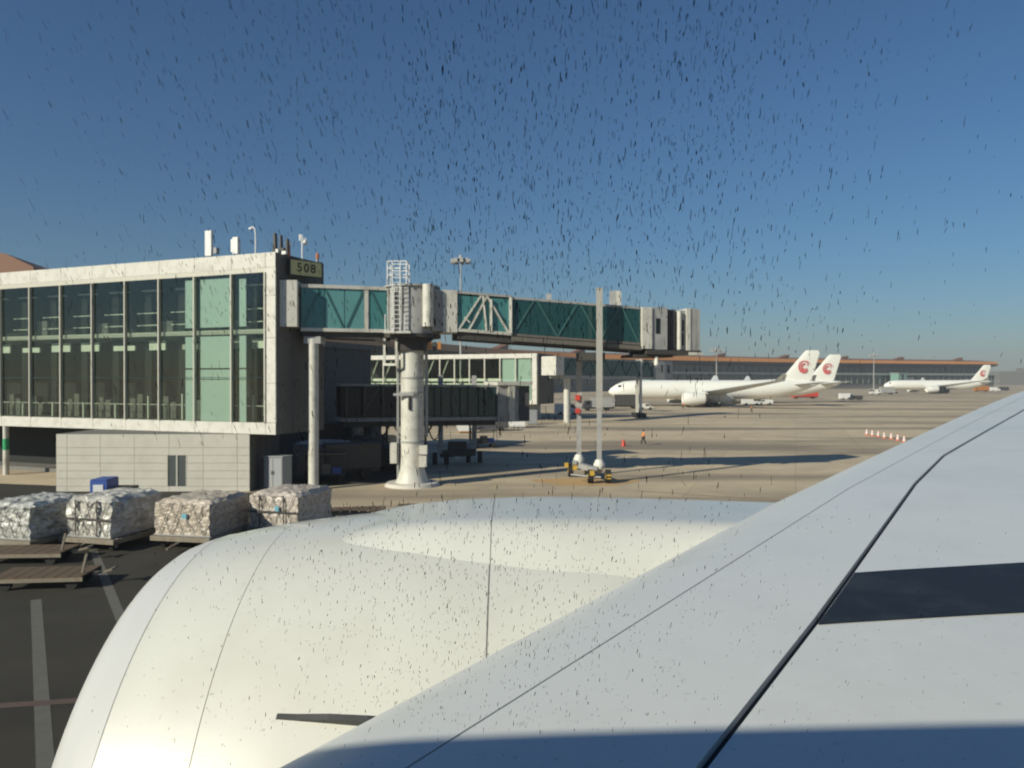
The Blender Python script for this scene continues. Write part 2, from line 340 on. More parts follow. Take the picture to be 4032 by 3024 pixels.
# short marks over the lower half
scatter(230, 550, 1700, 720, 1080, lambda: abs(rs.gauss(12, 5)) + 4, lambda u: rs.uniform(1.8, 3.4), lambda u: rs.uniform(.35, .85), keep=lambda u, v: bell(u, 1150, 420))
scatter(1700, 300, 1900, 1080, 1640, lambda: abs(rs.gauss(6, 3.5)) + 2.5, lambda u: rs.uniform(1.5, 3.0), lambda u: rs.uniform(.25, .85), lambda u: -.12, lambda u, v: min(1, bell(u, 1020, 430) * (1.1 - (v - 1080) / 750)))
scatter(330, 120, 2212, 1080, 1800, lambda: abs(rs.gauss(4, 3)) + 2.5, lambda u: rs.uniform(1.8, 4.0), lambda u: rs.uniform(.15, .6), lambda u: -.15)
scatter(800, -3500, 5800, -400, 2000, lambda: abs(rs.gauss(9, 5)) + 3, lambda u: rs.uniform(1.8, 3.5), lambda u: rs.uniform(.2, .7), keep=lambda u, v: 0 if -100 < u < 2300 else 1)
me = bpy.data.meshes.new('dirt_streak'); me.from_pydata(dv, [], df); me.materials.append(MATS['dried_dirt'])
at = me.attributes.new('mark_opacity', 'FLOAT', 'POINT'); at.data.foreach_set('value', dden); me.update()
o = bpy.data.objects.new('dirt_streak', me); col.objects.link(o); o.parent = pane; o['kind'] = 'stuff'

# ---- engine nacelle
YN, ZN = 6.0, 3.70
eng = thing('engine_nacelle', '', '', (-.05, YN, ZN)); del eng['label']; del eng['category']; eng.parent = jet; eng['label'] = 'large white engine nacelle with panel seams'
def lathe_x(prof, n=112):
    g = G(); g.loft([[(x, r * math.sin(2 * math.pi * k / n), r * math.cos(2 * math.pi * k / n)) for k in range(n)] for x, r in prof], caps=False); return g
def prof_r(x):
    P = [(-2.70, 1.960), (-2.66, 2.060), (-2.58, 2.120), (-2.35, 2.205), (-1.9, 2.295), (-1.3, 2.375), (-.5, 2.420), (.6, 2.400), (1.8, 2.280), (3.0, 2.020)]
    for (a, ra), (b, rb) in zip(P, P[1:]):
        if a <= x <= b: t = (x - a) / (b - a); return ra + (rb - ra) * t
    return P[-1][1]
def smooth_r(x): return sum(prof_r(max(-2.7, min(3, x + d))) for d in (-.18, -.09, 0, .09, .18)) / 5 if x > -2.3 else prof_r(x)
def seg(a, b, n): return [(a + (b - a) * i / n, smooth_r(a + (b - a) * i / n)) for i in range(n + 1)]
lathe_x([(-1.9, 1.760), (-2.3, 1.780), (-2.52, 1.830), (-2.65, 1.900), (-2.70, 1.960), (-2.66, 2.060), (-2.58, 2.120), (-2.47, 2.165), (-2.35, 2.205)]).obj('intake_lip', 'lip_metal', eng, 60)
c1 = lathe_x([(-2.345, 2.190)] + seg(-2.345, -1.7525, 8) + [(-1.7525, 2.280)]).obj('fan_cowl', 'white_paint', eng, 40)
c2 = lathe_x([(-1.7475, 2.280)] + seg(-1.7475, -.108, 16) + [(-.1025, 2.380)]).obj('fan_cowl', 'white_paint', eng, 40)
c3 = lathe_x([(-.0975, 2.380)] + seg(-.0975, 3.0, 22) + [(3.0, 1.920), (2.0, 1.850)]).obj('reverser_cowl', 'white_paint', eng, 40)
lathe_x([(x, smooth_r(x) - .006) for x in (-2.36, -1.9, -1.5, -.9, -.3, .1)]).obj('inner_liner', 'seam_dark', eng, 40)
lathe_x([(-1.5, 1.770), (-1.5, .5)], 48).obj('fan_disc', 'fan_dark', eng); lathe_x([(-2.0, .03), (-1.85, .2), (-1.5, .5)], 32).obj('spinner', 'fan_dark', eng, 40)
lathe_x([(1.2, 1.500), (3.2, 1.400), (4.4, .6), (4.9, .1)], 40).obj('exhaust_cone', 'steel', eng, 40)
# slender dark fin on the inboard flank of the cowl
g = G()
def npt(x, a, dr=0.0): r = smooth_r(x) + dr; return Vector((x, -r * math.sin(R(a)), r * math.cos(R(a))))
fa = 49.5
pts = [(-1.30, 0), (-1.18, .015), (-.98, .07), (-.75, .10), (-.55, .10), (-.42, 0)]
base = [npt(x, fa + (x + .8) * 2.2, -.03) for x, d in pts]; tip = [npt(x, fa + (x + .8) * 2.2, d) for x, d in pts]
th = Vector((0, .012, .012))
g.loft([[b - th, t - th, t + th, b + th] for b, t in zip(base, tip)])
g.obj('cowl_fin', 'black_paint', eng)
# pylon fairing on top of the cowl
def pylon(xz):
    rings = []
    for x in xz:
        zt = interp([(-2.0, 2.15), (-1.5, 2.26), (-1.1, 2.37), (-.8, 2.425), (-.4, 2.458), (.1, 2.472), (.6, 2.472), (1.2, 2.46), (2, 2.435), (3.2, 2.40), (4.2, 2.25)], x); hw = interp([(-2.0, .5), (-1.1, .62), (-.4, .78), (.3, .86), (3.2, .88), (4.2, .6)], x); ring = []
        for j in range(29):
            t = -1 + 2 * j / 28; yy = hw * 1.25 * t; base = math.sqrt(max(.2, smooth_r(min(3, x)) ** 2 - yy * yy)) - .04
            sh = .5 + .5 * math.cos(math.pi * min(1, max(0, (abs(t) - .45) / .55)))
            ring.append((x, yy, base + max(-.02, zt - base) * sh ** .8))
        rings.append(ring + [(x, hw * .5, 1.2), (x, -hw * .5, 1.2)])
    return G().loft(rings, closed=True, caps=True)
def interp(P, t):
    if t <= P[0][0]: return P[0][1]
    for (a, ra), (b, rb) in zip(P, P[1:]):
        if t <= b: return ra + (rb - ra) * (t - a) / (b - a)
    return P[-1][1]
pylon([-2.0 + .095 * i for i in range(20)] + [-.1025]).obj('pylon_fairing', 'white_paint', eng, 50)
pylon([-.0975 + .15 * i for i in range(29)]).obj('pylon_fairing', 'white_paint', eng, 50)

# ---- wing
def x_le(y): return 2.0 + (.83 if y > 6 else .775) * (y - 6.0)
def z_ref(y): return 5.74 + .06 * y - .0009 * max(0, y - 8) ** 2
def interp(P, t):
    if t <= P[0][0]: return P[0][1]
    for (a, ra), (b, rb) in zip(P, P[1:]):
        if t <= b: return ra + (rb - ra) * (t - a) / (b - a)
    return P[-1][1]
def te(y): return interp([(-1, 1.72), (1.93, 1.62), (3.04, 1.54), (7.5, 1.12), (12.4, 1.25), (30, 1.0)], y)
def rise(s): return interp([(0, -.07), (.02, .015), (.06, .065), (.12, .105), (.2, .14), (.35, .185), (.55, .225), (.75, .25), (1.1, .285), (1.7, .33), (2.5, .38), (4, .42), (6, .36), (9, .1)], s)
def wp(y, s, d=0): return (x_le(y) + s, y, z_ref(y) + rise(s) * (1 - max(0, y) / 55) + d)
ys = [-.3 + .42 * i for i in range(20)] + [8.5 + 1.1 * i for i in range(20)]
ys = sorted(set(ys + [7.5, 3.04, 1.93]))
def strip(name, m, cols, parent, sm=50, **kw):
    g = G(); g.loft(cols, closed=False, caps=False); return g.obj(name, m, parent, sm, **kw)
wing = strip('wing', 'wing_grey', [[wp(y, te(y) + .024, -.30), wp(y, te(y) + .022, -.05)] + [wp(y, te(y) + .026 + (9 * (1 - y / 60) - te(y)) * t ** 1.3, -.012) for t in (0, .008, .02, .05, .1, .16, .24, .34, .46, .6, .8, 1)] + [wp(y, 9 * (1 - y / 60), -.08), wp(y, 5, -1.1), wp(y, 2, -1.0), wp(y, te(y) + .06, -.6)] for y in ys], jet, 35)
strip('slat', 'wing_grey', [[wp(y, te(y), -.05)] + [wp(y, s_) for s_ in [te(y) - (te(y) - .742) * t for t in (0, .2, .4, .6, .8, 1)]] + [wp(y, .742, -.03)] for y in ys], wing, 35)
strip('slat_nose', 'wing_grey', [[wp(y, .730, -.03)] + [wp(y, s_) for s_ in (.730, .64, .55, .45, .35, .27, .2, .16, .12, .09, .06, .04, .02, .01, 0)] + [(x_le(y) + .015, y, z_ref(y) - .14), (x_le(y) + .06, y, z_ref(y) - .22), (x_le(y) + .2, y, z_ref(y) - .34), (x_le(y) + .8, y, z_ref(y) - .5)] for y in ys], wing, 50)
strip('gap_shade', 'black_paint', [[wp(y, te(y) - .05, -.024), wp(y, te(y) + .045, -.024)] for y in ys], wing)  # black strip painting in the shade inside the slat gap
strip('gap_shade', 'seam_dark', [[wp(y, .62, -.025), wp(y, .85, -.025)] for y in ys], wing)  # dark filler under the thin seam, in place of its shade
yy = [2.98 + .68 * i / 4 for i in range(5)]
strip('black_stripe', 'black_paint', [[wp(y, te(y) + .030 + 4.2 * t, -.008) for t in (0, .02, .05, .1, .2, .3, .45, .6, .8, 1)] for y in yy], wing)

# ================================================================== GATE BUILDING
A1 = math.atan2(-.36, .933)
B1 = thing('gate_building', 'near glass-fronted gate building with pale band and stone base', 'building', (-15.0, 47.0, 0), A1)
MX = [.8, 3.5, 6.6, 9.7, 12.8, 15.95, 19.1, 22.3, 25.5, 28.7, 31.9, 35.1]      # mullion positions along the facade
ZT, ZP, ZG, ZB, Z0 = 15.34, 14.40, 14.10, 4.48, 3.73
DP = 5.1
# shell
G().box(-35.1, -.03, .30, DP, ZT - .35, ZT - .12).obj('roof', 'concrete_dark', B1)
G().box(-35.1, -.02, .35, DP - .02, Z0 + .03, ZB - .02).obj('floor_slab', 'concrete_dark', B1)
G().box(-35.1, -.03, .25, DP - .3, 10.2, 10.5).obj('floor_slab', 'interior_slab', B1)
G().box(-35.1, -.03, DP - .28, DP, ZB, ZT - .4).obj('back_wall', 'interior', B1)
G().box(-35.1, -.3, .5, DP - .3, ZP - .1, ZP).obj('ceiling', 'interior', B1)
e = G()
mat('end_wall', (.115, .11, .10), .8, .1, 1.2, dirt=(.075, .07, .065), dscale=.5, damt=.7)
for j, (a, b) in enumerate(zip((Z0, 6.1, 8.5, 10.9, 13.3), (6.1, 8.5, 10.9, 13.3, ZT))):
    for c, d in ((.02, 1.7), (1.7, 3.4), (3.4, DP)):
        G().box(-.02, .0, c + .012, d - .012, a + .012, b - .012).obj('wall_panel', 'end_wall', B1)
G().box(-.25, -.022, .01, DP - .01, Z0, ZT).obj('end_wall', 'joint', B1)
# parapet and sill bands, in panels
pm = G().box(-.5, .5, 0, .10, 0, 1)
for i, (a, b) in enumerate(zip([0] + MX, MX)):
    G().box(-b + .015, -a - .015, -.03, .10, ZP + .012, ZT).obj('parapet_panel', 'panel_white', B1)
    G().box(-b + .015, -a - .015, -.03, .10, Z0, ZB - .012).obj('sill_panel', 'panel_white', B1)
G().box(-35.1, -.01, .0, .35, ZP, ZT - .01).obj('parapet_back', 'joint', B1)
G().box(-35.1, -.01, .02, .35, Z0 + .01, ZB - .015).obj('sill_back', 'joint', B1)
G().box(-35.1, -.8, -.03, .08, ZG, ZP).obj('head_frame', 'mullion', B1)
for a, b in ((ZB, 7.0), (7.0, 9.9), (9.9, 12.6), (12.6, ZP)):
    G().box(-.8, -.0, -.045, .12, a + .012, b - .012).obj('corner_cladding', 'panel_white', B1)
G().box(-.79, -.03, 0, .3, ZB, ZP).obj('corner_column', 'joint', B1)
for x in MX: G().box(-x - .045, -x + .045, -.14, .10, ZB, ZG).obj('mullion', 'mullion', B1)
for i, (a, b) in enumerate(zip(MX, MX[1:])):
    for z0, z1 in ((ZB, 7.35), (7.4, 10.3), (10.35, ZG)):
        G().box(-b + .05, -a - .05, .02, .035, z0, z1).obj('pane', 'facade_glass', B1)
    for z in (7.375, 10.325): G().box(-b + .05, -a - .05, .0, .045, z - .02, z + .02).obj('transom', 'concrete_dark' if z > 9 else 'teal_dark', B1)
    # inside: rails, lights, lit fascia, columns
    mid = (a + b) / 2; w_ = b - a
    rv = random.Random(i + 3)
    for z in (11.05, 11.9): G().bar((-b + .1, .9, z), (-a - .35 * w_ + .0, .9, z), .05).obj('handrail', 'interior_white', B1)
    G().bar((-b + .1, .8, 5.5), (-a - .25, .8, 5.5), .04).obj('handrail', 'interior_white', B1)
    G().box(-b + .15, -a - 1.3, 1.2, 1.5, 13.50, 13.58).obj('ceiling_light', 'interior_white', B1)
    G().box(-b + rv.uniform(.75, 1.3), -a - rv.uniform(.1, .5), .9, 1.0, 9.3, 9.95 - rv.choice((0, 0, .3))).obj('fascia', 'interior_white' if i not in (1, 2) else 'interior_slab', B1)
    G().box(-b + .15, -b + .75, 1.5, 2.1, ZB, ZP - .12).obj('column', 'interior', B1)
    G().bar((-mid - .3, .75, ZB), (-mid - .3, .75, rv.uniform(5.4, 6.3)), .09).obj('rail_post', 'interior_white', B1)
    if i % 2: G().box(-b + rv.uniform(.6, 1), -b + 2.0, 2.2, 2.6, 10.5, rv.uniform(11.3, 12.3)).obj('cabinet', 'concrete_dark', B1)
    for s_ in range(rv.randint(1, 3)): G().box(-b + .8 + .7 * s_, -b + 1.3 + .7 * s_, 1.8, 2.4, ZB, ZB + rv.uniform(.8, 1.8)).obj('seat_bench', 'concrete_dark', B1)
# mint back-painted panels behind two bays
for a, b, z0, z1 in ((3.75, 6.35, ZB, 7.9), (3.75, 6.35, 8.0, 10.1), (3.75, 6.35, 10.7, 13.9), (6.85, 7.65, ZB, 7.9), (6.85, 7.65, 8.0, 10.1), (6.85, 7.65, 10.7, 13.9), (2.55, 3.1, ZB, 7.9), (2.55, 3.1, 8.0, 10.1), (2.55, 3.1, 10.7, 13.8)):
    G().box(-b, -a, .22, .26, z0, z1).obj('frosted_panel', 'mint', B1)
# stone base: its own plane, square to the apron, stepping out under the box
bw = G().box(-12.5, 0, .06, 6.2, 0, Z0 - .01).obj('base_wall', 'joint', B1)
bw.matrix_parent_inverse = Matrix(); bw.rotation_euler.z = -A1
bw.location = Matrix.Rotation(-A1, 3, 'Z') @ Vector((-16.95 + 15.0, 47.75 - 47.0, 0))
rows = [Z0 - .02 - .87 - .50 * i for i in range(6)]; rows = [0] + rows[::-1] + [Z0 - .02]
rows = [r_ for i, r_ in enumerate(rows) if i == 0 or r_ > .05]
cols = [-12.5, -11.8, -9.65, -7.45, -5.2, -3.0, -.8, 0]
WX0, WX1, WZ0, WZ1 = -5.35, -4.05, rows[1], rows[5]
for i in range(len(rows) - 1):
    for a, b in zip(cols, cols[1:]):
        segs = [(a, b)]
        if rows[i] >= WZ0 - .01 and rows[i + 1] <= WZ1 + .01 and a < WX1 and b > WX0: segs = [(a, max(a, WX0)), (min(b, WX1), b)]
        for p_, q_ in segs:
            if q_ - p_ > .06: G().box(p_ + .011, q_ - .011, random.uniform(-.004, .004), .058, rows[i] + .009, rows[i + 1] - .009).obj('stone_panel', 'panel_stone', bw)
wn = G().box(WX0, WX1, .03, .056, WZ0, WZ1).obj('window', 'window_grey', bw)
for a, b in ((WX0, WX0 + .06), (WX1 - .06, WX1), (-4.75, -4.66)): G().box(a, b, -.01, .055, WZ0, WZ1).obj('window_frame', 'mullion', bw)
for i in range(4): G().box(.001, .02, .08 + 1.5 * i, 1.55 + 1.5 * i, 0.02, Z0 - .03).obj('wall_panel', 'end_wall', bw)
# open garage bay at the left end
G().box(-35, -11, DP - .2, DP, 0, Z0).obj('garage_wall', 'interior', B1)
G().box(-35, -17.8, 2.5, 4.6, .0, .3).obj('garage_kerb', 'concrete_dark', B1)
pl = G().tube([(-25.3, .2, 0), (-25.3, .2, Z0 + .1)], .21, 16).obj('garage_column', 'bridge_white', B1, 40)
G().tube([(-25.3, .2, 1.9), (-25.3, .2, 2.75)], .22, 16).obj('green_band', 'green_band', pl, 40)
ec = thing('equipment_cabinet', 'plain grey cabinet in the shade beside the stone base', 'cabinet', (-15.5, 48.9, 0), A1)
G().box(-.78, .78, -.5, .5, 0, .12).obj('plinth', 'concrete_dark', ec); G().box(-.74, .74, -.46, .5, .12, 2.15).obj('body', 'grey_box', ec); G().box(-.8, .8, -.54, .54, 2.15, 2.22).obj('top', 'grey_box', ec)
for s_ in (-1, 1):
    dr = G().box(min(s_ * .02, s_ * .70), max(s_ * .02, s_ * .70), -.49, -.462, .18, 2.08).obj('door', 'grey_box', ec); G().box(s_ * .08 - .02, s_ * .08 + .02, -.53, -.492, 1.0, 1.25).obj('handle', 'dark_metal', dr)

# gate number board
sg = thing('gate_sign', 'yellowish number board reading 508 under the roof corner', 'sign', (0, 0, 0))
c = pp(662, 581, 48.6); sg.location = c; sg.rotation_euler.z = R(46)
G().box(-1.12, 1.12, 0, .10, -.47, .47).obj('board', 'sign_face', sg)
fr = G(); fr.box(-1.2, 1.2, .03, .22, -.56, -.471); fr.box(-1.2, 1.2, .03, .22, .471, .54); fr.box(-1.2, -1.121, .03, .22, -.471, .471); fr.box(1.121, 1.2, .03, .22, -.471, .471); fr.box(-1.15, 1.15, .12, .9, -.4, .4); fr.obj('housing', 'sign_dark', sg)
tcv = bpy.data.curves.new('digits', 'FONT'); tcv.body = '508'; tcv.size = .80; tcv.align_x = 'CENTER'; tcv.align_y = 'CENTER'; tcv.space_character = 1.25; tcv.extrude = .008; tcv.offset = .012
to = bpy.data.objects.new('digits_tmp', tcv); col.objects.link(to); dg = bpy.context.evaluated_depsgraph_get()
me = bpy.data.meshes.new_from_object(to.evaluated_get(dg)); bpy.data.objects.remove(to); me.materials.clear(); me.materials.append(MATS['letter'])
lo = bpy.data.objects.new('lettering', me); col.objects.link(lo); lo.parent = sg; lo.location = (0, -.012, 0); lo.rotation_euler = (R(90), 0, 0)

# roof fixtures of the gate building
def roofpt(u, back=.8):
    a = (u - 1106) * K; t = (-15 - a * 47) / (.933 + a * .36)       # facade parameter seen at u
    return Vector((-15 - .933 * t + .36 * back, 47 + .36 * t + .933 * back, ZT - .12))
p = roofpt(433); o = thing('panel_antenna', 'tall white panel antenna standing on the gate roof edge', 'antenna', p, A1)
G().box(-.26, .26, -.12, .10, .35, 2.05).obj('panel', 'antenna_white', o); G().tube([(0, .2, 0), (0, .2, 1.9)], .05).obj('pole', 'steel', o); G().box(.32, .6, 0, .3, .5, .9).obj('junction_box', 'grey_box', o)
p = roofpt(492); o = thing('twin_antenna', 'shorter white twin antenna box beside the tall panel', 'antenna', p, A1)
G().box(-.2, .22, -.14, .1, .35, 1.45).obj('panel', 'antenna_white', o); G().box(-.42, -.26, -.05, .1, .5, 1.35).obj('panel', 'antenna_white', o); G().tube([(.1, .2, 0), (.1, .2, 1.3)], .05).obj('pole', 'steel', o); G().box(-.1, .75, -.2, .3, .05, .22).obj('base_plate', 'steel', o)
p = roofpt(534); o = thing('roof_lamp', 'thin white pole with curved lamp arm on the roof', 'lamp', p, A1)
G().tube([(0, 0, 0), (0, 0, 1.5), (-.05, 0, 1.9), (-.22, 0, 2.05), (-.4, 0, 2.0)], .045, 8).obj('pole', 'antenna_white', o, 50); G().box(-.5, -.3, -.08, .08, 1.9, 2.0).obj('lamp_head', 'antenna_white', o)
p = roofpt(585); o = thing('floodlight_frame', 'dark floodlight frame with prongs at the roof corner', 'floodlight', p, A1)
f = G(); f.box(-.45, .45, -.1, .1, .25, .5); f.box(-.42, -.22, -.1, .15, .5, 1.5, top=(.03, .02)); f.box(.08, .22, -.1, .15, .5, 1.35, top=(.03, .02)); f.box(.5, .65, 0, .2, .3, 1.1); f.box(-.05, .05, 0, .1, 0, .3); f.obj('frame', 'dark_metal', o)
G().box(-.05, .15, -.3, -.12, .1, .4).obj('lamp_head', 'antenna_white', o); G().box(.45, .75, -.3, -.1, .05, .25).obj('lamp_head', 'antenna_white', o)
p = pp(622, 549, 48.2); o = thing('warning_beacon', 'orange beacon with white dome on the roof edge', 'beacon', (p.x, p.y, ZT - .12))
G().tube([(0, 0, 0), (0, 0, .75)], .16, 14).obj('base', 'brick_orange', o, 40); G().tube([(0, 0, .75), (0, 0, .82), (0, 0, 1.0), (0, 0, 1.1)], [.12, .2, .18, .06], 14).obj('dome', 'antenna_white', o, 60)
p = pp(653, 555, 49.5); o = thing('weather_mast', 'thin pole with white sensor head above the number board', 'antenna', (p.x, p.y, ZT - .12))
G().tube([(0, 0, 0), (0, 0, 1.7)], .05, 8).obj('pole', 'antenna_white', o, 40); G().tube([(.1, 0, 1.2), (.22, 0, 1.2), (.34, 0, 1.2)], [.14, .2, .12], 12).obj('sensor', 'antenna_white', o, 60); G().bar((0, 0, 1.45), (.3, 0, 1.45), .04).obj('arm', 'antenna_white', o); G().box(-.2, -.08, -.06, .06, 1.3, 1.72).obj('sensor', 'antenna_white', o)
p = pp(686, 568, 51.2); o = thing('roof_beacon', 'small pale beacon at the far roof corner', 'beacon', (p.x, p.y, ZT - .12))
G().tube([(0, 0, 0), (0, 0, .35)], .1, 10).obj('base', 'grey_box', o, 40); G().tube([(0, 0, .35), (0, 0, .7), (0, 0, .8)], [.12, .1, .03], 10).obj('lens', 'brick_orange', o, 50)
# ================================================================== JET BRIDGES
def frame2(a, b):
    a = Vector(a); b = Vector(b); d = b - a; L = d.length
    return L, math.atan2(d.y, d.x)
def sub(name, parent, loc, rz): ...
def slab_along(parent, name, m, a, b, n0, n1, z0a, z1a, z0b, z1b, **kw):
    """a box from plan point a to plan point b, n0..n1 its offsets across (negative = toward us), with its own heights at both ends"""
    a = Vector((a[0], a[1])); b = Vector((b[0], b[1])); d = (b - a).normalized(); nr = Vector((-d.y, d.x))
    q = lambda p, n_, z: (p.x + nr.x * n_, p.y + nr.y * n_, z)
    g = G(); g.add([q(a, n0, z0a), q(b, n0, z0b), q(b, n1, z0b), q(a, n1, z0a), q(a, n0, z1a), q(b, n0, z1b), q(b, n1, z1b), q(a, n1, z1a)],
                   [(3, 2, 1, 0), (4, 5, 6, 7), (0, 1, 5, 4), (1, 2, 6, 5), (2, 3, 7, 6), (3, 0, 4, 7)])
    return g.obj(name, m, parent, **kw)
def lerp(a, b, t): return a + (b - a) * t
def l2(a, b, t): return (lerp(a[0], b[0], t), lerp(a[1], b[1], t))

J1 = thing('jet_bridge', 'high jet bridge with teal glass tunnel between gate building and apron', 'jet bridge', (0, 0, 0))
# --- fixed link from the building to the rotunda
fa, fb = (-14.6, 49.2), (-8.2, 50.0)
zt, zb = 13.35, 10.62
slab_along(J1, 'portal', 'bridge_white', (-14.92, 47.35), (-13.80, 47.5), 0, 3.0, zb + .02, 13.62, zb + .02, 13.62)
slab_along(J1, 'link_roof', 'bridge_white', (-13.79, 48.3), fb, -.1, 2.4, 13.25, 13.48, 13.25, 13.48)
slab_along(J1, 'link_floor', 'bridge_white', (-13.79, 48.3), fb, -.12, 2.4, 10.40, 10.62, 10.40, 10.62)
slab_along(J1, 'link_beam', 'bridge_dark', (-13.7, 48.4), fb, .1, 2.2, 10.05, 10.399, 9.9, 10.399)
def link(t): return l2((-13.79, 48.3), fb, t)
cuts = [0, .26, .48, .70, .745, 1]
for i, (t0, t1) in enumerate(zip(cuts, cuts[1:])):
    if i == 3: slab_along(J1, 'post', 'bridge_white', link(t0), link(t1), -.06, .05, 10.63, 13.24, 10.63, 13.24); continue
    slab_along(J1, 'pane', 'teal_sunlit' if i in (1, 2) else 'teal', link(t0 + .004), link(t1 - .004), 0, .04, 10.63, 13.24, 10.63, 13.24)
slab_along(J1, 'back_glazing', 'teal_dark', link(0), link(1), 2.3, 2.34, 10.63, 13.24, 10.63, 13.24)
for t0, t1, up in ((.03, .2, 1), (.27, .46, 0), (.5, .68, 1), (.78, .97, 0)):
    p, q = link(t0), link(t1); z0_, z1_ = (10.7, 13.1) if up else (13.1, 10.7)
    G().bar((p[0], p[1] - .03, z0_), (q[0], q[1] - .03, z1_), .07).obj('truss_diagonal', 'teal_line', J1)
# --- support pole at the building
pole = G().tube([(-13.05, 48.6, 0), (-13.05, 48.6, .25), (-13.05, 48.6, .26), (-13.05, 48.6, 9.9)], [.45, .45, .33, .33], 20).obj('support_pole', 'bridge_white', J1, 40)
G().box(-13.6, -12.5, 48.3, 49.6, 9.6, 10.05).obj('pole_head', 'bridge_grey', J1)
# --- rotunda
RC = Vector((-6.82, 50.6))
ROT = G().tube([(RC.x, RC.y, 10.3), (RC.x, RC.y, 13.45)], 1.75, 28).obj('rotunda', 'bridge_grey', J1, 40)
G().tube([(RC.x, RC.y, 13.45), (RC.x, RC.y, 13.58)], 1.9, 28).obj('rotunda_roof', 'bridge_grey', J1, 40)
G().tube([(RC.x, RC.y, 10.05), (RC.x, RC.y, 10.3)], 1.95, 28).obj('rotunda_floor', 'bridge_dark', J1, 40)
G().tube([(RC.x + 1.25, RC.y - 1.55, 10.75), (RC.x + 1.25, RC.y - 1.55, 13.55)], .36, 20).obj('curtain_drum', 'bridge_white', J1, 40)
for i in range(7): G().bar((RC.x - 1.3 + .22 * i, RC.y - 1.75 + .02 * i, 10.5), (RC.x - 1.3 + .22 * i, RC.y - 1.75 + .02 * i, 13.3), .05, .1).obj('slat', 'steel' if i % 2 else 'bridge_dark', J1)
G().box(RC.x - 1.5, RC.x + .25, RC.y - 2.7, RC.y - 1.6, 10.25, 10.36).obj('service_platform', 'bridge_white', J1)
# caged ladder and roof rail
lad = G()
for dx in (-.25, .25): lad.bar((RC.x - .75 + dx, RC.y - 2.2, 10.36), (RC.x - .75 + dx, RC.y - 2.2, 15.0), .06)
for i in range(15): lad.bar((RC.x - 1.0, RC.y - 2.2, 10.6 + .3 * i), (RC.x - .5, RC.y - 2.2, 10.6 + .3 * i), .035)
lad.obj('ladder', 'antenna_white', J1)
for xx in (-1.45, -.2):
    G().bar((RC.x + xx, RC.y - 2.4, 10.36), (RC.x + xx, RC.y - 2.4, 11.5), .05).obj('platform_rail', 'antenna_white', J1)
rl = [(RC.x - 1.35, RC.y - 2.1), (RC.x - .1, RC.y - 2.1), (RC.x - .1, RC.y - .8), (RC.x - 1.35, RC.y - .8)]
for i, p in enumerate(rl):
    q = rl[(i + 1) % 4]
    G().bar((*p, 13.5), (*p, 15.0), .07).obj('rail_post', 'antenna_white', J1)
    for z in (14.1, 14.55, 15.0): G().bar((*p, z), (*q, z), .06).obj('roof_rail', 'antenna_white', J1)
# --- column
cx, cy = RC.x, RC.y
G().tube([(cx, cy, .22), (cx, cy, .6), (cx, cy, 1.15), (cx, cy, 2.0), (cx, cy, 9.2)], [1.15, 1.0, .84, .79, .79], 32).obj('column', 'bridge_white', J1, 40)
G().tube([(cx, cy, 0), (cx, cy, .22)], [1.9, 1.75], 32).obj('column_footing', 'panel_stone', J1, 40)
for z, r_ in ((2.95, .83), (6.3, .87), (7.3, .83)): G().tube([(cx, cy, z), (cx, cy, z + .12)], r_, 32).obj('column_ring', 'bridge_grey', J1, 40)
G().box(cx - 1.15, cx + .2, cy - .95, cy - .75, 6.15, 6.32).obj('bracket', 'bridge_grey', J1)
G().tube([(cx - .08, cy - .84, 5.2), (cx - .08, cy - .84, 6.1)], .09, 10).obj('valve', 'bridge_dark', J1)
for xx in (-.9, -.98): G().tube([(cx + xx, cy - .3, .4), (cx + xx, cy - .3, 9.8)], .04, 8).obj('conduit', 'bridge_grey', J1)
G().tube([(cx + .95, cy + .1, 3.3), (cx + .95, cy + .1, 9.6)], .11, 10).obj('conduit', 'bridge_grey', J1)
G().box(cx - 1.45, cx - 1.0, cy - .5, cy - .1, 1.55, 2.95).obj('control_box', 'bridge_white', J1)
G().box(cx + .55, cx + 1.05, cy - .85, cy - .5, 1.35, 2.1).obj('control_box', 'bridge_white', J1); G().box(cx + .58, cx + 1.1, cy - .85, cy - .5, 2.2, 2.8).obj('control_box', 'bridge_white', J1)
g = G(); g.box(cx - .95, cx + 1.0, cy - .95, cy + .95, 9.2, 10.04); g.obj('column_head', 'bridge_dark', J1)
for dx in (-2.0, 1.2): G().bar((cx + dx * .4, cy - .6, 9.3), (cx + dx * 1.2, cy - .9, 10.0), .22).obj('brace', 'bridge_dark', J1)
# square hanger frame below the link
for a, b in (((-8.6, 49.9, 10.0), (-8.6, 49.9, 8.3)), ((-7.75, 49.6, 10.0), (-7.75, 49.6, 8.3)), ((-8.68, 49.9, 8.25), (-7.67, 49.6, 8.25))): G().bar(a, b, .16).obj('hanger_frame', 'bridge_white', J1)
for i in range(4): G().box(cx + .9 + .32 * i, cx + 1.12 + .32 * i, cy - 1.3, cy - 1.0, 9.15 + .12 * (i % 2), 9.75).obj('hydraulic_unit', 'rust_orange' if i % 2 else 'bridge_dark', J1)
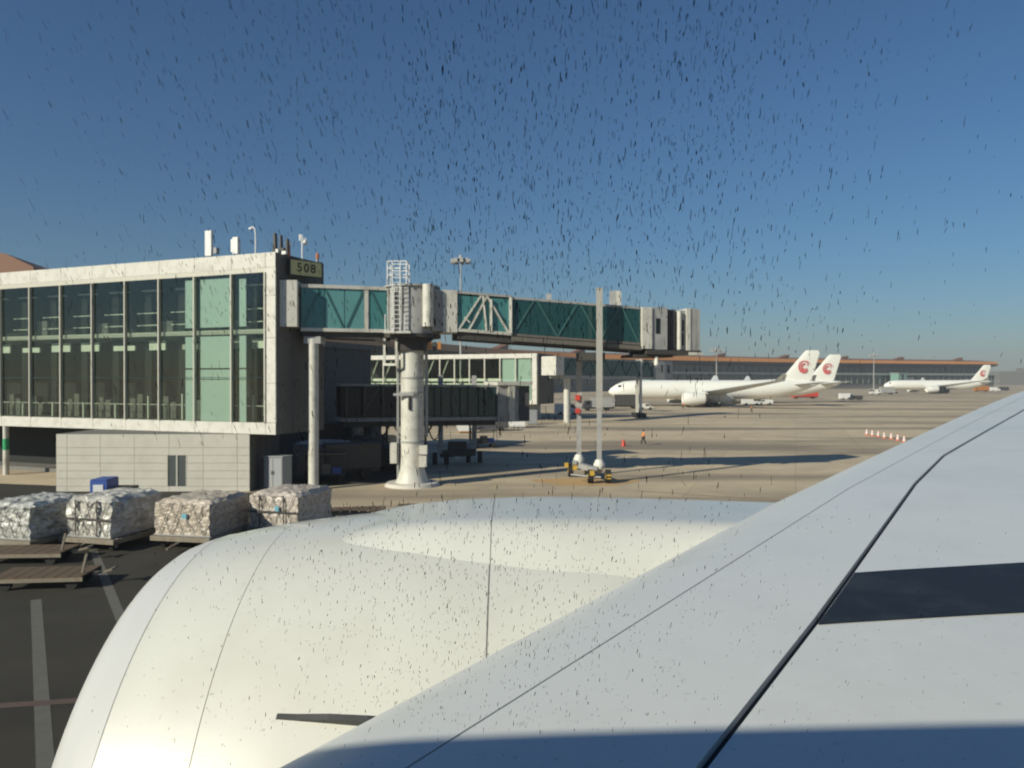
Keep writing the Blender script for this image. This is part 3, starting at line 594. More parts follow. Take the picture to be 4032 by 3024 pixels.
# --- tunnel
ta, tb = (-4.35, 51.0), (8.95, 54.3)
def tun(t): return l2(ta, tb, t)
def ttop(t): return lerp(13.12, 12.42, t)
def tbot(t): return lerp(10.62, 9.85, t)
TH = -1.25
slab_along(J1, 'bellows_ring', 'bridge_grey', (RC.x + 1.2, RC.y + .1), tun(-.035), TH, 1.25, 10.5, 13.3, 10.5, 13.2)
slab_along(J1, 'end_frame', 'bridge_white', tun(-.045), tun(.025), TH - .16, 1.4, tbot(0) - .2, ttop(0) + .12, tbot(0) - .2, ttop(0) + .12)
def tsec(name, m, t0, t1, n0, n1, d0, d1, base='top', **kw):
    f = {'top': ttop, 'bot': tbot}[base]
    return slab_along(J1, name, m, tun(t0), tun(t1), n0, n1, f(t0) + d0, f(t0) + d1, f(t1) + d0, f(t1) + d1, **kw)
tsec('tunnel_roof', 'bridge_grey', .026, .30, TH - .12, 1.4, -.06, .10); tsec('tunnel_roof', 'bridge_grey', .301, 1, TH - .02, 1.25, -.14, .02)
tsec('tunnel_floor', 'bridge_white', .026, .30, TH - .14, 1.4, -.12, .08, 'bot'); tsec('tunnel_floor', 'bridge_brown', .301, 1, TH - .04, 1.25, -.14, .02, 'bot')
tsec('tunnel_beam', 'bridge_dark', .03, 1, TH + .05, TH + .35, -.62, -.141, 'bot'); tsec('tunnel_beam', 'bridge_dark', .03, 1, .9, 1.2, -.62, -.141, 'bot')
def tpane(t0, t1, m, off):
    slab_along(J1, 'pane', m, tun(t0), tun(t1), TH + off, TH + off + .04, tbot(t0) + .03, ttop(t0) - .15, tbot(t1) + .03, ttop(t1) - .15)
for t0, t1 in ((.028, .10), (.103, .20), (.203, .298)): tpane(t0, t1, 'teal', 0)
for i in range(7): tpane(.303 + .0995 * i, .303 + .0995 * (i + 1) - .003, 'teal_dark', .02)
slab_along(J1, 'back_glazing', 'teal_dark', tun(.03), tun(1), 1.15, 1.2, 10.6, 12.9, 9.9, 12.3)
def diag(t0, t1, z0, z1, m, wd, off):
    p, q = tun(t0), tun(t1); d = Vector((tb[0] - ta[0], tb[1] - ta[1])).normalized(); nr = Vector((-d.y, d.x)) * (TH + off)
    f = lambda p_, t, zz: (p_[0] + nr.x, p_[1] + nr.y, lerp(tbot(t) + .05, ttop(t) - .1, zz))
    G().bar(f(p, t0, z0), f(q, t1, z1), wd).obj('truss_diagonal', m, J1)
for a, b, c, d in ((.035, .145, 0, 1), (.085, .175, 0, 1), (.175, .285, 1, 0), (.155, .172, 1, 0)): diag(a, b, c, d, 'bridge_white', .12, -.10)
diag(.195, .195, 0, .92, 'bridge_white', .16, -.12); diag(.295, .295, -.02, 1.02, 'bridge_white', .2, -.1)
diag(.06, .09, .35, .2, 'bridge_white', .09, -.1)
for i in range(3): diag(.315 + .23 * i, .42 + .23 * i, 0, 1, 'teal_line', .09, .0); diag(.435 + .23 * i, .54 + .23 * i if i < 2 else .985, 1, 0, 'teal_line', .09, .0)
slab_along(J1, 'cable_tray', 'bridge_brown', tun(.30), tun(1), TH - .16, TH - .06, tbot(.3) - .5, tbot(.3) - .2, tbot(1) - .5, tbot(1) - .2)
# --- lift columns, bogie
dx, dy = 5.75, 53.0
for name, px_, py_, z1 in (('lift_column', dx + .35, dy - 1.35, 13.55), ('lift_column', dx - .75, dy + 2.2, 9.2)):
    G().box(px_ - .2, px_ + .2, py_ - .18, py_ + .18, 5.2, z1).obj(name, 'pole_grey', J1)
    G().box(px_ - .15, px_ + .15, py_ - .14, py_ + .14, 1.6, 5.6).obj('inner_column', 'bridge_grey', J1)
    G().tube([(px_, py_, 1.0), (px_, py_, 1.3), (px_, py_, 1.65)], [.30, .42, .25], 16).obj('column_foot', 'ball_white', J1, 50)
G().box(dx + .1, dx + .6, dy - 1.56, dy - 1.14, 13.55, 13.62).obj('column_cap', 'pole_grey', J1)
G().box(dx - 1.0, dx + .8, dy - .9, dy + 1.9, 8.6, 9.15).obj('cross_beam', 'bridge_dark', J1)
bt = math.atan2(3.5, -1.1)
G().bar((dx + .35, dy - 1.35, .85), (dx - .75, dy + 2.2, .85), .42, .36).obj('bogie_beam', 'bridge_grey', J1)
for (px_, py_) in ((dx + .35, dy - 1.35), (dx - .75, dy + 2.2)):
    for sx in (-.62, .62):
        wh = G().tube([(px_ + sx - .18, py_, .48), (px_ + sx + .18, py_, .48)], .48, 20).obj('wheel', 'tyre', J1, 40)
        G().tube([(px_ + sx - .2, py_, .48), (px_ + sx + .2, py_, .48)], .2, 12).obj('hub', 'yellow', wh, 40)
    G().tube([(px_ - .5, py_ - .3, 1.05), (px_ - .2, py_ - .3, 1.05)], .2, 12).obj('motor', 'steel', J1, 40)
for sx, sy, sz in ((-1.25, -.2, .95), (-.2, -1.75, .75), (.98, -1.7, .5), (-1.7, 1.9, .9)): G().box(dx + sx - .15, dx + sx + .15, dy + sy - .12, dy + sy + .12, sz - .16, sz + .16).obj('bumper', 'yellow', J1)
G().bar((dx - 1.6, dy - .9, .55), (dx + .4, dy - 1.9, .5), .08).obj('guard_bar', 'steel', J1)
# red warning lamps on the far column
G().box(dx - 1.05, dx - .7, dy + 1.75, dy + 1.97, 5.7, 6.1).obj('warning_lamp', 'red', J1); G().box(dx - 1.05, dx - .7, dy + 1.75, dy + 1.97, 4.75, 5.1).obj('warning_lamp', 'red', J1)
# --- roof equipment
p = tun(.885); G().box(p[0] - .3, p[0] + .28, p[1] - .6, p[1] + .2, ttop(.885), ttop(.885) + 1.15).obj('vent_housing', 'bridge_grey', J1); G().box(p[0] + .12, p[0] + .42, p[1] - .75, p[1] - .61, ttop(.885), ttop(.885) + 1.12).obj('vent_cover', 'bridge_white', J1)
p = tun(.52); G().box(p[0] - .15, p[0] + .2, p[1] - .8, p[1] - .3, ttop(.52), ttop(.52) + .5).obj('roof_box', 'bridge_grey', J1)
# --- cab
ca = tun(1.0)
def cab(u0, u1, n0, n1, z0, z1, name, m):
    d = Vector((tb[0] - ta[0], tb[1] - ta[1])).normalized(); a = (ca[0] + d.x * u0, ca[1] + d.y * u0); b = (ca[0] + d.x * u1, ca[1] + d.y * u1)
    return slab_along(J1, name, m, a, b, n0, n1, z0, z1, z0, z1)
cab(.0, .75, TH - .25, 1.5, 9.45, 12.42, 'cab_neck', 'bridge_white')
cab(.751, 2.0, TH - .12, 1.5, 9.40, 12.45, 'cab_wall', 'bridge_grey')
cab(1.1, 1.42, TH - .15, TH - .11, 10.55, 11.65, 'cab_window', 'window_dark')
cab(2.0, 2.85, TH + .25, 1.4, 9.4, 12.35, 'cab_recess', 'bellows')
for i in range(4): cab(2.06 + .2 * i, 2.15 + .2 * i, TH + .15, TH + .26, 9.42, 12.3, 'bellows_fold', 'dark_metal')
d = Vector((tb[0] - ta[0], tb[1] - ta[1])).normalized(); nr = Vector((-d.y, d.x)); q = Vector(ca) + d * 2.98 + nr * (TH - .05)
G().tube([(q.x, q.y, 9.42), (q.x, q.y, 12.2)], .17, 14).obj('shutter_drum', 'bridge_white', J1, 40)
cab(3.05, 3.55, TH + .1, 1.4, 9.4, 12.3, 'cab_front', 'bridge_grey')
for z0_, z1_ in ((9.7, 10.65), (10.75, 11.6)): cab(3.16, 3.42, TH + .06, TH + .11, z0_, z1_, 'cab_window', 'window_dark')
cab(3.551, 3.85, TH - .1, 1.4, 9.3, 12.42, 'cab_post', 'bridge_white')
for i in range(5): cab(3.86 + .16 * i, 3.99 + .16 * i, TH - .05 + .02 * (i % 2), 1.3, 9.25 - .02 * i, 12.45 - .02 * i, 'canopy_fold', 'bridge_grey')
cab(.3, 4.6, TH - .3, 1.6, 9.05, 9.36, 'cab_floor', 'bridge_dark'); cab(3.6, 4.75, TH - .35, 1.5, 9.02, 9.22, 'bumper_edge', 'bridge_white')
cab(-.5, 2.5, TH - .02, 1.3, 8.85, 9.04, 'under_frame', 'bridge_dark')
q = Vector(ca) + d * 1.2 + nr * TH; G().tube([(q.x, q.y, 8.3), (q.x, q.y, 8.9)], [.18, .12], 12).obj('floodlight', 'ball_white', J1, 50)

# --- lower bridge in the shade behind the column
J2 = thing('jet_bridge', 'lower jet bridge in deep shade behind the round white column', 'jet bridge', (0, 0, 0))
pa, pb = (-14.2, 60.5), (-1.8, 65.2)
def s2(t): return l2(pa, pb, t)
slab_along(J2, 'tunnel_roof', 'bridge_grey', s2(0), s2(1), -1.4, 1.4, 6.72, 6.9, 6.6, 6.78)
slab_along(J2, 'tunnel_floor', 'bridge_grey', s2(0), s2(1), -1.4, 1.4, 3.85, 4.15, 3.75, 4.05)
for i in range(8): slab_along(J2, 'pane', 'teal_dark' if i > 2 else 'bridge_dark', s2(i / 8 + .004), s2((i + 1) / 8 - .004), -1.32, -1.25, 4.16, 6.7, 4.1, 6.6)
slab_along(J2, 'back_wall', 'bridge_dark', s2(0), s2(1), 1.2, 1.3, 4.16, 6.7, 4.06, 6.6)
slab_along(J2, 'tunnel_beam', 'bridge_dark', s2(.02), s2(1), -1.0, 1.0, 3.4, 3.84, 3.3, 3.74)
G().tube([(-12.8, 61.2, 0), (-12.8, 61.2, 3.8)], .5, 16).obj('column', 'bridge_grey', J2, 40)
cd = (Vector(pb) - Vector(pa)).normalized()
def c2(u): return (pb[0] + cd.x * u, pb[1] + cd.y * u)
slab_along(J2, 'cab_wall', 'bridge_grey', c2(0), c2(1.9), -1.7, 1.6, 3.6, 6.75, 3.6, 6.75); slab_along(J2, 'cab_roof', 'bridge_white', c2(-.1), c2(3.1), -1.9, 1.8, 6.76, 7.05, 6.76, 7.05)
slab_along(J2, 'cab_front', 'bellows', c2(1.91), c2(3.0), -1.5, 1.5, 3.6, 6.7, 3.6, 6.7); slab_along(J2, 'cab_corner', 'bridge_white', c2(.9), c2(1.5), -1.85, -1.71, 3.7, 6.7, 3.7, 6.7)
for px_, py_ in ((-6.1, 63.2), (-3.3, 64.6)):
    G().box(px_ - .2, px_ + .2, py_ - .2, py_ + .2, .9, 7.6).obj('lift_column', 'bridge_grey', J2)
    for sx in (-.5, .5): G().tube([(px_ + sx - .18, py_, .5), (px_ + sx + .18, py_, .5)], .5, 18).obj('wheel', 'tyre', J2, 40)
G().bar((-6.1, 63.2, .9), (-3.3, 64.6, .9), .5, .6).obj('bogie_beam', 'bridge_dark', J2); G().box(-5.5, -3.9, 63.3, 64.3, 1.2, 1.9).obj('motor_box', 'bridge_dark', J2)
G().box(-4.9, -4.4, 62.9, 63.2, .5, .7).obj('number_plate', 'bridge_white', J2)
ca_ = [(-7.2 + .13 * i, 63.0, 3.3 - 1.2 * math.sin(math.pi * i / 9)) for i in range(10)]; G().tube(ca_, .06, 8).obj('hanging_cable', 'bridge_dark', J2)

for i in range(9):
    a_ = s2(i / 9 + .05); G().bar((a_[0] + .3, a_[1] - 1.45, 4.1), (a_[0] + .3, a_[1] - 1.45, 6.7), .14).obj('frame_post', 'bridge_brown', J2)
    if i % 2: b_ = s2(i / 9 + .16); G().bar((a_[0], a_[1] - 1.42, 4.2), (b_[0], b_[1] - 1.42, 6.6), .08).obj('truss_diagonal', 'bridge_brown', J2)
for i, (t, z0_) in enumerate(((.12, 1.2), (.3, .0), (.42, 1.8), (.55, .0), (.85, 2.0))): a_ = s2(t); G().bar((a_[0], a_[1], z0_), (a_[0], a_[1], 3.5), .18).obj('hanger', 'bridge_dark', J2)
for k_ in range(3): G().tube([(-11.5 + 1.7 * k_ + .15 * i, 61.0 + .6 * k_, 3.4 - .9 * math.sin(math.pi * i / 9)) for i in range(10)], .07, 8).obj('hanging_cable', 'bridge_dark', J2)

# ================================================================== NEXT GATE BUILDING (behind)
C2 = Vector((4.4, 130)); B2 = thing('gate_building', 'second glass gate building seen under the high jet bridge', 'building', (C2.x, C2.y, 0), A1)
L2 = 40; zt2, zg2, zb2, z02 = 11.9, 11.1, 3.6, 2.9
for i in range(10): G().box(-L2 + 4 * i + .02, -L2 + 4 * i + 3.98, -.05, .2, zg2, zt2).obj('parapet_panel', 'panel_white', B2)
for i in range(10): G().box(-L2 + 4 * i + .02, -L2 + 4 * i + 3.98, -.05, .2, z02, zb2).obj('sill_panel', 'panel_white', B2)
G().box(-L2, -.0, .2, 9, zg2, zt2 - .1).obj('roof', 'concrete_dark', B2); G().box(-L2, -.02, .1, 9, z02 + .02, zb2 - .05).obj('floor_slab', 'concrete_dark', B2)
G().box(-L2, -.05, 8, 8.3, zb2, zg2).obj('back_wall', 'interior', B2); G().box(-L2, -.05, .4, 8, 7.0, 7.5).obj('floor_slab', 'interior_white', B2); G().box(-L2, -.05, 1, 1.2, 6.2, 6.7).obj('fascia', 'interior_white', B2)
G().box(-.0, .2, -.04, 9, z02, zt2).obj('end_wall', 'end_wall', B2); G().box(-.9, .02, -.2, .1, zb2 - .6, zt2 - .02).obj('corner_column', 'panel_white', B2)
for i in range(13):
    x0, x1 = -L2 + 3 * i, -L2 + 3 * i + 3
    G().box(x0 - .1, x0 + .1, -.15, .1, zb2, zg2).obj('mullion', 'mullion', B2)
    for a, b in ((zb2, 7.2), (7.3, zg2)): G().box(x0 + .1, x1 - .1, .02, .05, a, b).obj('pane', 'facade_glass', B2)
for x0 in (-6.8, -3.9): G().box(x0, x0 + 2.7, .3, .34, zb2, zg2).obj('frosted_panel', 'mint', B2)
for i in range(6): G().bar((-L2 + 6 + 3 * i, .5, 7.5), (-L2 + 7.5 + 3 * i, .5, 11), .12).obj('truss_diagonal', 'interior_white', B2)
G().box(-L2, -2.4, .8, 9, 0, z02).obj('base_wall', 'panel_stone', B2)

def small_bridge(label, a, b, z0, z1, scale=1.0, cabw=7.0, cols=True):
    J = thing('jet_bridge', label, 'jet bridge', (0, 0, 0))
    d = (Vector(b) - Vector(a)).normalized(); L = (Vector(b) - Vector(a)).length; at_ = lambda u: (a[0] + d.x * u, a[1] + d.y * u)
    slab_along(J, 'portal', 'bridge_white', at_(0), at_(L * .07), -1.5, 1.5, z0, z1 + .2, z0, z1 + .2)
    slab_along(J, 'tunnel_roof', 'bridge_grey', at_(L * .07), b, -1.45, 1.45, z1 - .05, z1 + .15, z1 - .25, z1 - .05); slab_along(J, 'tunnel_floor', 'bridge_grey', at_(L * .07), b, -1.5, 1.5, z0 - .5, z0, z0 - .7, z0 - .2)
    for i in range(6):
        u0, u1 = L * (.07 + .155 * i), L * (.07 + .155 * (i + 1)); slab_along(J, 'pane', 'teal_dark', at_(u0 + .05), at_(u1 - .05), -1.38, 1.38, z0 - .02 * i, z1 - .06 - .03 * i, z0 - .02 * i - .03, z1 - .06 - .03 * (i + 1))
        for s_ in (0, 1): G().bar((*at_(u0 + (u1 - u0) * .5 * s_), lerp(z0, z1, s_)), (*at_(u0 + (u1 - u0) * (.5 + .5 * s_)), lerp(z1, z0, s_)), .12).obj('truss_diagonal', 'teal_line', J).location = (d.y * 1.45, -d.x * 1.45, 0)
    slab_along(J, 'cab', 'bridge_white', b, at_(L + cabw * .5), -1.9, 1.9, z0 - .5, z1, z0 - .5, z1); slab_along(J, 'cab_front', 'bridge_grey', at_(L + cabw * .5 + .02), at_(L + cabw), -1.8, 1.8, z0 - .5, z1, z0 - .5, z1)
    for u in (cabw * .3, cabw * .7): slab_along(J, 'cab_window', 'window_dark', at_(L + u), at_(L + u + .6), -1.97, -1.91 if u < cabw * .5 else -1.78, z0 + .7, z1 - .7, z0 + .7, z1 - .7)
    p = at_(L * .16); G().tube([(*p, 0), (*p, z0 - .5)], .55, 16).obj('column', 'bridge_white', J, 40)
    p = at_(L * .9)
    for s_ in (-1, 1): G().box(p[0] - .25, p[0] + .25, p[1] + 2 * s_ - .25, p[1] + 2 * s_ + .25, .6, z1 + .3).obj('lift_column', 'bridge_white', J)
    G().box(p[0] - 1, p[0] + 1, p[1] - 2.6, p[1] + 2.6, .1, .9).obj('bogie', 'tyre', J)
    return J
small_bridge('second jet bridge with pale cab behind the lift columns', (6.0, 121), (26.5, 145), 8.0, 10.9)
an = thing('shade_block', 'dark block added to fill the black shade behind the support pole', 'building', (-19.5, 70, 0), A1)  # made-up block, put in to darken the view under the bridge
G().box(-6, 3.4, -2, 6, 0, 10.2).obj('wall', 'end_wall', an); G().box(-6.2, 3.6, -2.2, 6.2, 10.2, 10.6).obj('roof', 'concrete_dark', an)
for i in range(3): G().box(-4.4 + 2.5 * i, -2.6 + 2.5 * i, -2.05, -2.01, 5.5, 8.5).obj('window', 'window_dark', an)
# ================================================================== LIGHT MASTS
def mast(label, x, y, h, hw):
    o = thing('light_mast', label, 'light mast', (x, y, 0), group=None)
    G().tube([(0, 0, 0), (0, 0, h)], [hw * .16, hw * .07], 12).obj('pole', 'steel', o, 40)
    G().tube([(0, 0, h - .1), (0, 0, h + .25)], [hw * .8, hw * .7], 16).obj('ring', 'dark_metal', o, 40)
    for i in range(9):
        a = 2 * math.pi * i / 9; x_, y_ = hw * math.cos(a), hw * math.sin(a)
        G().box(x_ - hw * .22, x_ + hw * .22, y_ - hw * .2, y_ + hw * .2, h - .35 * hw, h + .18 * hw, top=(hw * .08, hw * .08)).obj('lamp_head', 'bridge_grey', o)
    G().tube([(0, 0, h + .2), (0, 0, h + .2 + hw * .55)], [hw * .35, hw * .1], 12).obj('winch_cap', 'bridge_grey', o, 40)
mast('tall apron light mast rising behind the high jet bridge', (995 - 1106) * K * 136, 136, 29.2, 1.55)
mast('far light mast above the orange roof left of the nearest tail fin', (1548 - 1106) * K * 330, 330, 20.5, 2.2)
mast('faint light mast beyond the orange roof between the two right tails', (1888 - 1106) * K * 560, 560, 26, 3.0)

# ================================================================== MAIN TERMINAL
TM = thing('main_terminal', 'long curved terminal with an orange-brown overhanging roof', 'building', (0, 0, 0))
CP = [(-140, 70), (-95, 150), (-46, 300), (23, 440), (120, 520), (230, 590), (340, 640), (448, 680)]
def cr_pt(t):
    n = len(CP) - 1; i = min(int(t * n), n - 1); f = t * n - i; P = [Vector(CP[max(0, min(n, i + k))]) for k in (-1, 0, 1, 2)]
    return .5 * ((2 * P[1]) + (-P[0] + P[2]) * f + (2 * P[0] - 5 * P[1] + 4 * P[2] - P[3]) * f * f + (-P[0] + 3 * P[1] - 3 * P[2] + P[3]) * f ** 3)
NS = 64; cv = [cr_pt(i / NS) for i in range(NS + 1)]
nm = []
for i in range(NS + 1):
    d = (cv[min(NS, i + 1)] - cv[max(0, i - 1)]).normalized(); nm.append(Vector((-d.y, d.x)))
ZE = 20.2
def band(name, m, prof, i0=0, i1=NS, **kw):
    rings = [[(cv[i].x + nm[i].x * o_, cv[i].y + nm[i].y * o_, z_) for o_, z_ in prof] for i in range(i0, i1 + 1)]
    g = G(); g.loft(rings, closed=True, caps=True); return g.obj(name, m, TM, 30, **kw)
rings = []
for i in range(NS + 1):
    fh = 3.9 - 1.7 * i / NS; rings.append([(cv[i].x + nm[i].x * o_, cv[i].y + nm[i].y * o_, z_) for o_, z_ in ((0, ZE + 3.8 - fh), (3, ZE + 3.8), (4, ZE + 3.8), (4, ZE + 3.8 - fh))])
G().loft(rings).obj('roof_fascia', 'roof_orange', TM, 30)
G().prism([(-128, 146, 22), (-92.5, 146, 22), (-94.5, 146, 29.6), (-100, 146, 32.2), (-128, 146, 35)], (-6, 30, 0)).obj('roof_ridge', 'roof_brown', TM)
rings = []
for i in range(NS + 1):
    rc = 6.5 if i > 12 else 15 - .7 * i
    rings.append([(cv[i].x + nm[i].x * o_, cv[i].y + nm[i].y * o_, z_) for o_, z_ in ((4, ZE + .1), (4, ZE + 3.8), (22, ZE + rc - 1), (40, ZE + rc), (70, ZE + 3), (70, ZE))])
G().loft(rings).obj('roof', 'roof_brown', TM, 30)
band('soffit', 'soffit', [(1, ZE + .3), (1, ZE + 1.4), (60, ZE + 1.4), (60, ZE - 3), (20, ZE - 3)])
band('upper_glazing', 'term_glass', [(14, 12), (14, ZE - 1.2), (50, ZE - 1.2), (50, 12)])
band('concourse_roof', 'term_band', [(3, 11.6), (3, 13.2), (50, 13.4), (50, 11.6)])
band('concourse_glazing', 'term_glass', [(5, 4), (5, 11.6), (50, 11.6), (50, 4)])
band('base_wall', 'concrete_dark', [(5.5, 0), (5.5, 4), (50, 4), (50, 0)])
for i in range(14, NS + 1):
    for f in (0, .5):
        if i == NS and f: continue
        p = cv[i].lerp(cv[min(NS, i + 1)], f) + nm[i] * 13.7; G().bar((p.x, p.y, 13.2), (p.x, p.y, ZE - 1), .5).obj('column', 'concrete_dark', TM)
        p = cv[i].lerp(cv[min(NS, i + 1)], f) + nm[i] * 4.8; G().bar((p.x, p.y, 4), (p.x, p.y, 11.6), .3).obj('mullion', 'term_band', TM)
for i in range(20, NS, 5):
    p = cv[i] + nm[i] * 9; d = (cv[i + 1] - cv[i]).normalized(); a = p - d * 7; b = p + d * 7
    G().prism([(a.x, a.y, ZE + 3.8), (b.x, b.y, ZE + 4.2), (b.x + d.x, b.y + d.y, ZE + 7.6)], (nm[i].x * 5, nm[i].y * 5, 0)).obj('skylight', 'roof_brown', TM)
for i, wd in ((46, 9), (54, 10), (34, 8)):
    p = cv[i] - nm[i] * 3; d = (cv[i + 1] - cv[i]).normalized(); ang = math.atan2(d.y, d.x); nd = thing('gate_tower', ['pale green glass gate tower above the nearest parked jet', 'pale green glass tower beside the second tail fin', 'hazy glass tower left of the farthest tail fin'][(46, 54, 34).index(i) if i != 34 else 0], 'building', (p.x, p.y, 0), ang)
    nd['label'] = {34: 'pale green glass gate tower above the nearest parked jet', 46: 'pale green glass tower just right of the second tail fin', 54: 'hazy grey gate tower left of the farthest tail fin'}[i]
    G().box(-wd / 2, wd / 2, -4, 4, 0, 12.5).obj('wall', 'term_green', nd); G().box(-wd / 2 - .3, wd / 2 + .3, -4.3, 4.3, 12.5, 13.4).obj('roof', 'term_band', nd); G().box(wd / 2 + .05, wd / 2 + 10, -1.8, 1.8, 6, 9.5).obj('link', 'bridge_grey', nd)
    for k_ in range(3): G().box(-wd / 2 + .3 + wd / 3 * k_, -wd / 2 - .3 + wd / 3 * (k_ + 1), -4.06, -4.01, 1, 12).obj('pane', 'term_glass' if k_ == 1 else 'term_green', nd)
# ================================================================== PARKED JETS
def parked_jet(label, x_tail, y, rz=0, simple=False):
    L = 58.0
    P = thing('parked_jet', label, 'airplane', (x_tail, y, 0), rz, 'jets parked at the terminal')
    def ring(x, r, zc, n=24): return [(x, r * math.sin(2 * math.pi * k / n), zc + r * math.cos(2 * math.pi * k / n)) for k in range(n)]
    prof = [(-L, .15, 4.0), (-L + .6, .9, 4.1), (-L + 2, 1.7, 4.3), (-L + 4, 2.35, 4.5), (-L + 7, 2.52, 4.6), (-L + 10, 2.6, 4.6), (-18, 2.6, 4.6), (-13, 2.6, 4.85), (-8, 2.05, 5.3), (-4, 1.35, 5.8), (-1, .6, 6.3), (0, .25, 6.45)]
    G().loft([ring(*p) for p in prof]).obj('fuselage', 'jet_white', P, 50)
    G().box(-L + 2.3, -L + 3.6, -1.9, 1.9, 5.35, 5.85, top=(.3, .3)).obj('cockpit_window', 'window_dark', P)
    G().tube([(-38, 0, 3.0), (-35, 0, 2.7), (-26, 0, 2.7), (-22, 0, 3.1)], [.5, 2.3, 2.3, .5], 16).obj('belly_fairing', 'jet_white', P, 60)
    def foil(x0, ch, y_, z_, th): return [(x0, y_, z_), (x0 + ch * .12, y_, z_ + th * .6), (x0 + ch * .4, y_, z_ + th), (x0 + ch, y_, z_), (x0 + ch * .4, y_, z_ - th * .5), (x0 + ch * .1, y_, z_ - th * .4)]
    for s in (-1, 1):
        G().loft([foil(-38, 11.5, s * 2, 3.4, .75), foil(-33, 7.5, s * 9.5, 4.3, .5), foil(-22.5, 2.6, s * 28, 7.0, .18), foil(-21, 1.0, s * 29.6, 8.6, .06)]).obj('wing', 'wing_grey', P, 35)
        G().loft([foil(-8.5, 5.5, s * 1, 5.9, .3), foil(-3.2, 2.0, s * 9.5, 6.7, .12)]).obj('tailplane', 'wing_grey', P, 35)
        n = 20; xx = [(-39.6, 1.35), (-39.7, 1.5), (-39.3, 1.65), (-38, 1.78), (-36, 1.72), (-34, 1.35)]
        e = G().loft([[(x, s * 9.2 + r * math.sin(2 * math.pi * k / n), 2.35 + r * math.cos(2 * math.pi * k / n)) for k in range(n)] for x, r in xx]).obj('engine', 'jet_white', P, 50)
        G().loft([[(-37.5, s * 9.2 + dy, 4.05), (-33, s * 9.2 + dy, 3.6), (-34, s * 9.2 + dy, 4.2), (-36, s * 9.2 + dy, 4.3)] for dy in (-.25, .25)]).obj('pylon', 'jet_white', P)
        for k_ in (-29.8, -28.2):
            for d_ in (-.5, .5): G().tube([(k_, s * 5 + d_ - .2, .6), (k_, s * 5 + d_ + .2, .6)], .6, 16).obj('wheel', 'tyre', P, 40)
        G().bar((-29, s * 5, .6), (-29, s * 4.6, 3.2), .3).obj('gear_leg', 'steel', P)
    for d_ in (-.35, .35): G().tube([(-L + 7, d_ - .15, .45), (-L + 7, d_ + .15, .45)], .45, 14).obj('wheel', 'tyre', P, 40)
    G().bar((-L + 7, 0, .45), (-L + 7, 0, 2.2), .25).obj('gear_leg', 'steel', P)
    def fn(x0, ch, z_, th): return [(x0, 0, z_), (x0 + ch * .15, -th, z_), (x0 + ch * .5, -th * .9, z_), (x0 + ch, 0, z_), (x0 + ch * .5, th * .9, z_), (x0 + ch * .15, th, z_)]
    fin = G().loft([fn(-14.5, 10.5, 6.6, .1), fn(-10.8, 8.5, 7.3, .32), fn(-4.6, 4.5, 14.6, .2), fn(-3.8, 3.4, 15.4, .08)]).obj('tail_fin', 'jet_white', P, 30)
    # red swirl emblem on both sides of the fin
    for s in (-1, 1):
        g = G()
        def stroke(c, r0, r1, a0, a1, w0, w1, n=10):
            pts = []
            for i in range(n + 1):
                t = i / n; a = R(a0 + (a1 - a0) * t); r = r0 + (r1 - r0) * t; w_ = w0 + (w1 - w0) * t
                for rr in (r - w_ / 2, r + w_ / 2): pts.append((c[0] + rr * math.cos(a) * .85, s * (.40 + .004 * (i % 2)), c[1] + rr * math.sin(a)))
            g.add(pts, [(2 * i, 2 * i + 1, 2 * i + 3, 2 * i + 2) for i in range(n)])
        c = (-4.6, 10.7)
        stroke(c, 1.75, 1.2, 80, 330, .25, .75); stroke(c, .95, .5, 60, 300, .55, .8); stroke(c, 1.7, 2.3, 75, 20, .45, .12); stroke((c[0] + .3, c[1] + .1), .9, 1.7, 20, 75, .35, .25)
        stroke(c, 1.3, 1.0, 200, 350, .5, .5)
        g.obj('tail_emblem', 'emblem_red', fin)
    return P
parked_jet('nearest white jet parked at the terminal, red swirl on its tail', 84.5, 203)
parked_jet('second white jet whose red-marked tail shows right of the nearest tail', 105.5, 237)
parked_jet('farthest white jet at the far right end of the terminal', 259, 400)

# ================================================================== CARGO
def cargo_dolly(label, loc, rz, group='cargo dollies'):
    D = thing('cargo_dolly', label, 'dolly', loc, rz, group)
    G().box(-1.35, 1.35, -1.6, 1.6, .42, .50).obj('deck', 'dolly_steel', D)
    for s in (-1, 1):
        G().box(-1.4, 1.4, s * 1.62 - .06, s * 1.62 + .06, .36, .56).obj('side_rail', 'dolly_steel', D); G().box(s * 1.38 - .04, s * 1.38 + .04, -1.55, 1.55, .36, .56).obj('end_rail', 'dolly_steel', D)
        for t in (-1, 1):
            wh = G().tube([(s * 1.0 - .09, t * 1.2, .2), (s * 1.0 + .09, t * 1.2, .2)], .2, 16).obj('wheel', 'tyre', D, 40); G().tube([(s * 1.0 - .1, t * 1.2, .2), (s * 1.0 + .1, t * 1.2, .2)], .09, 10).obj('hub', 'steel', wh, 40)
    for i in range(5): G().tube([(-1.25, -1.3 + .65 * i, .53), (1.25, -1.3 + .65 * i, .53)], .035, 8).obj('roller', 'steel', D, 40)
    G().bar((0, -1.6, .35), (0, -2.5, .22), .07).obj('tow_bar', 'dolly_steel', D)
    return D
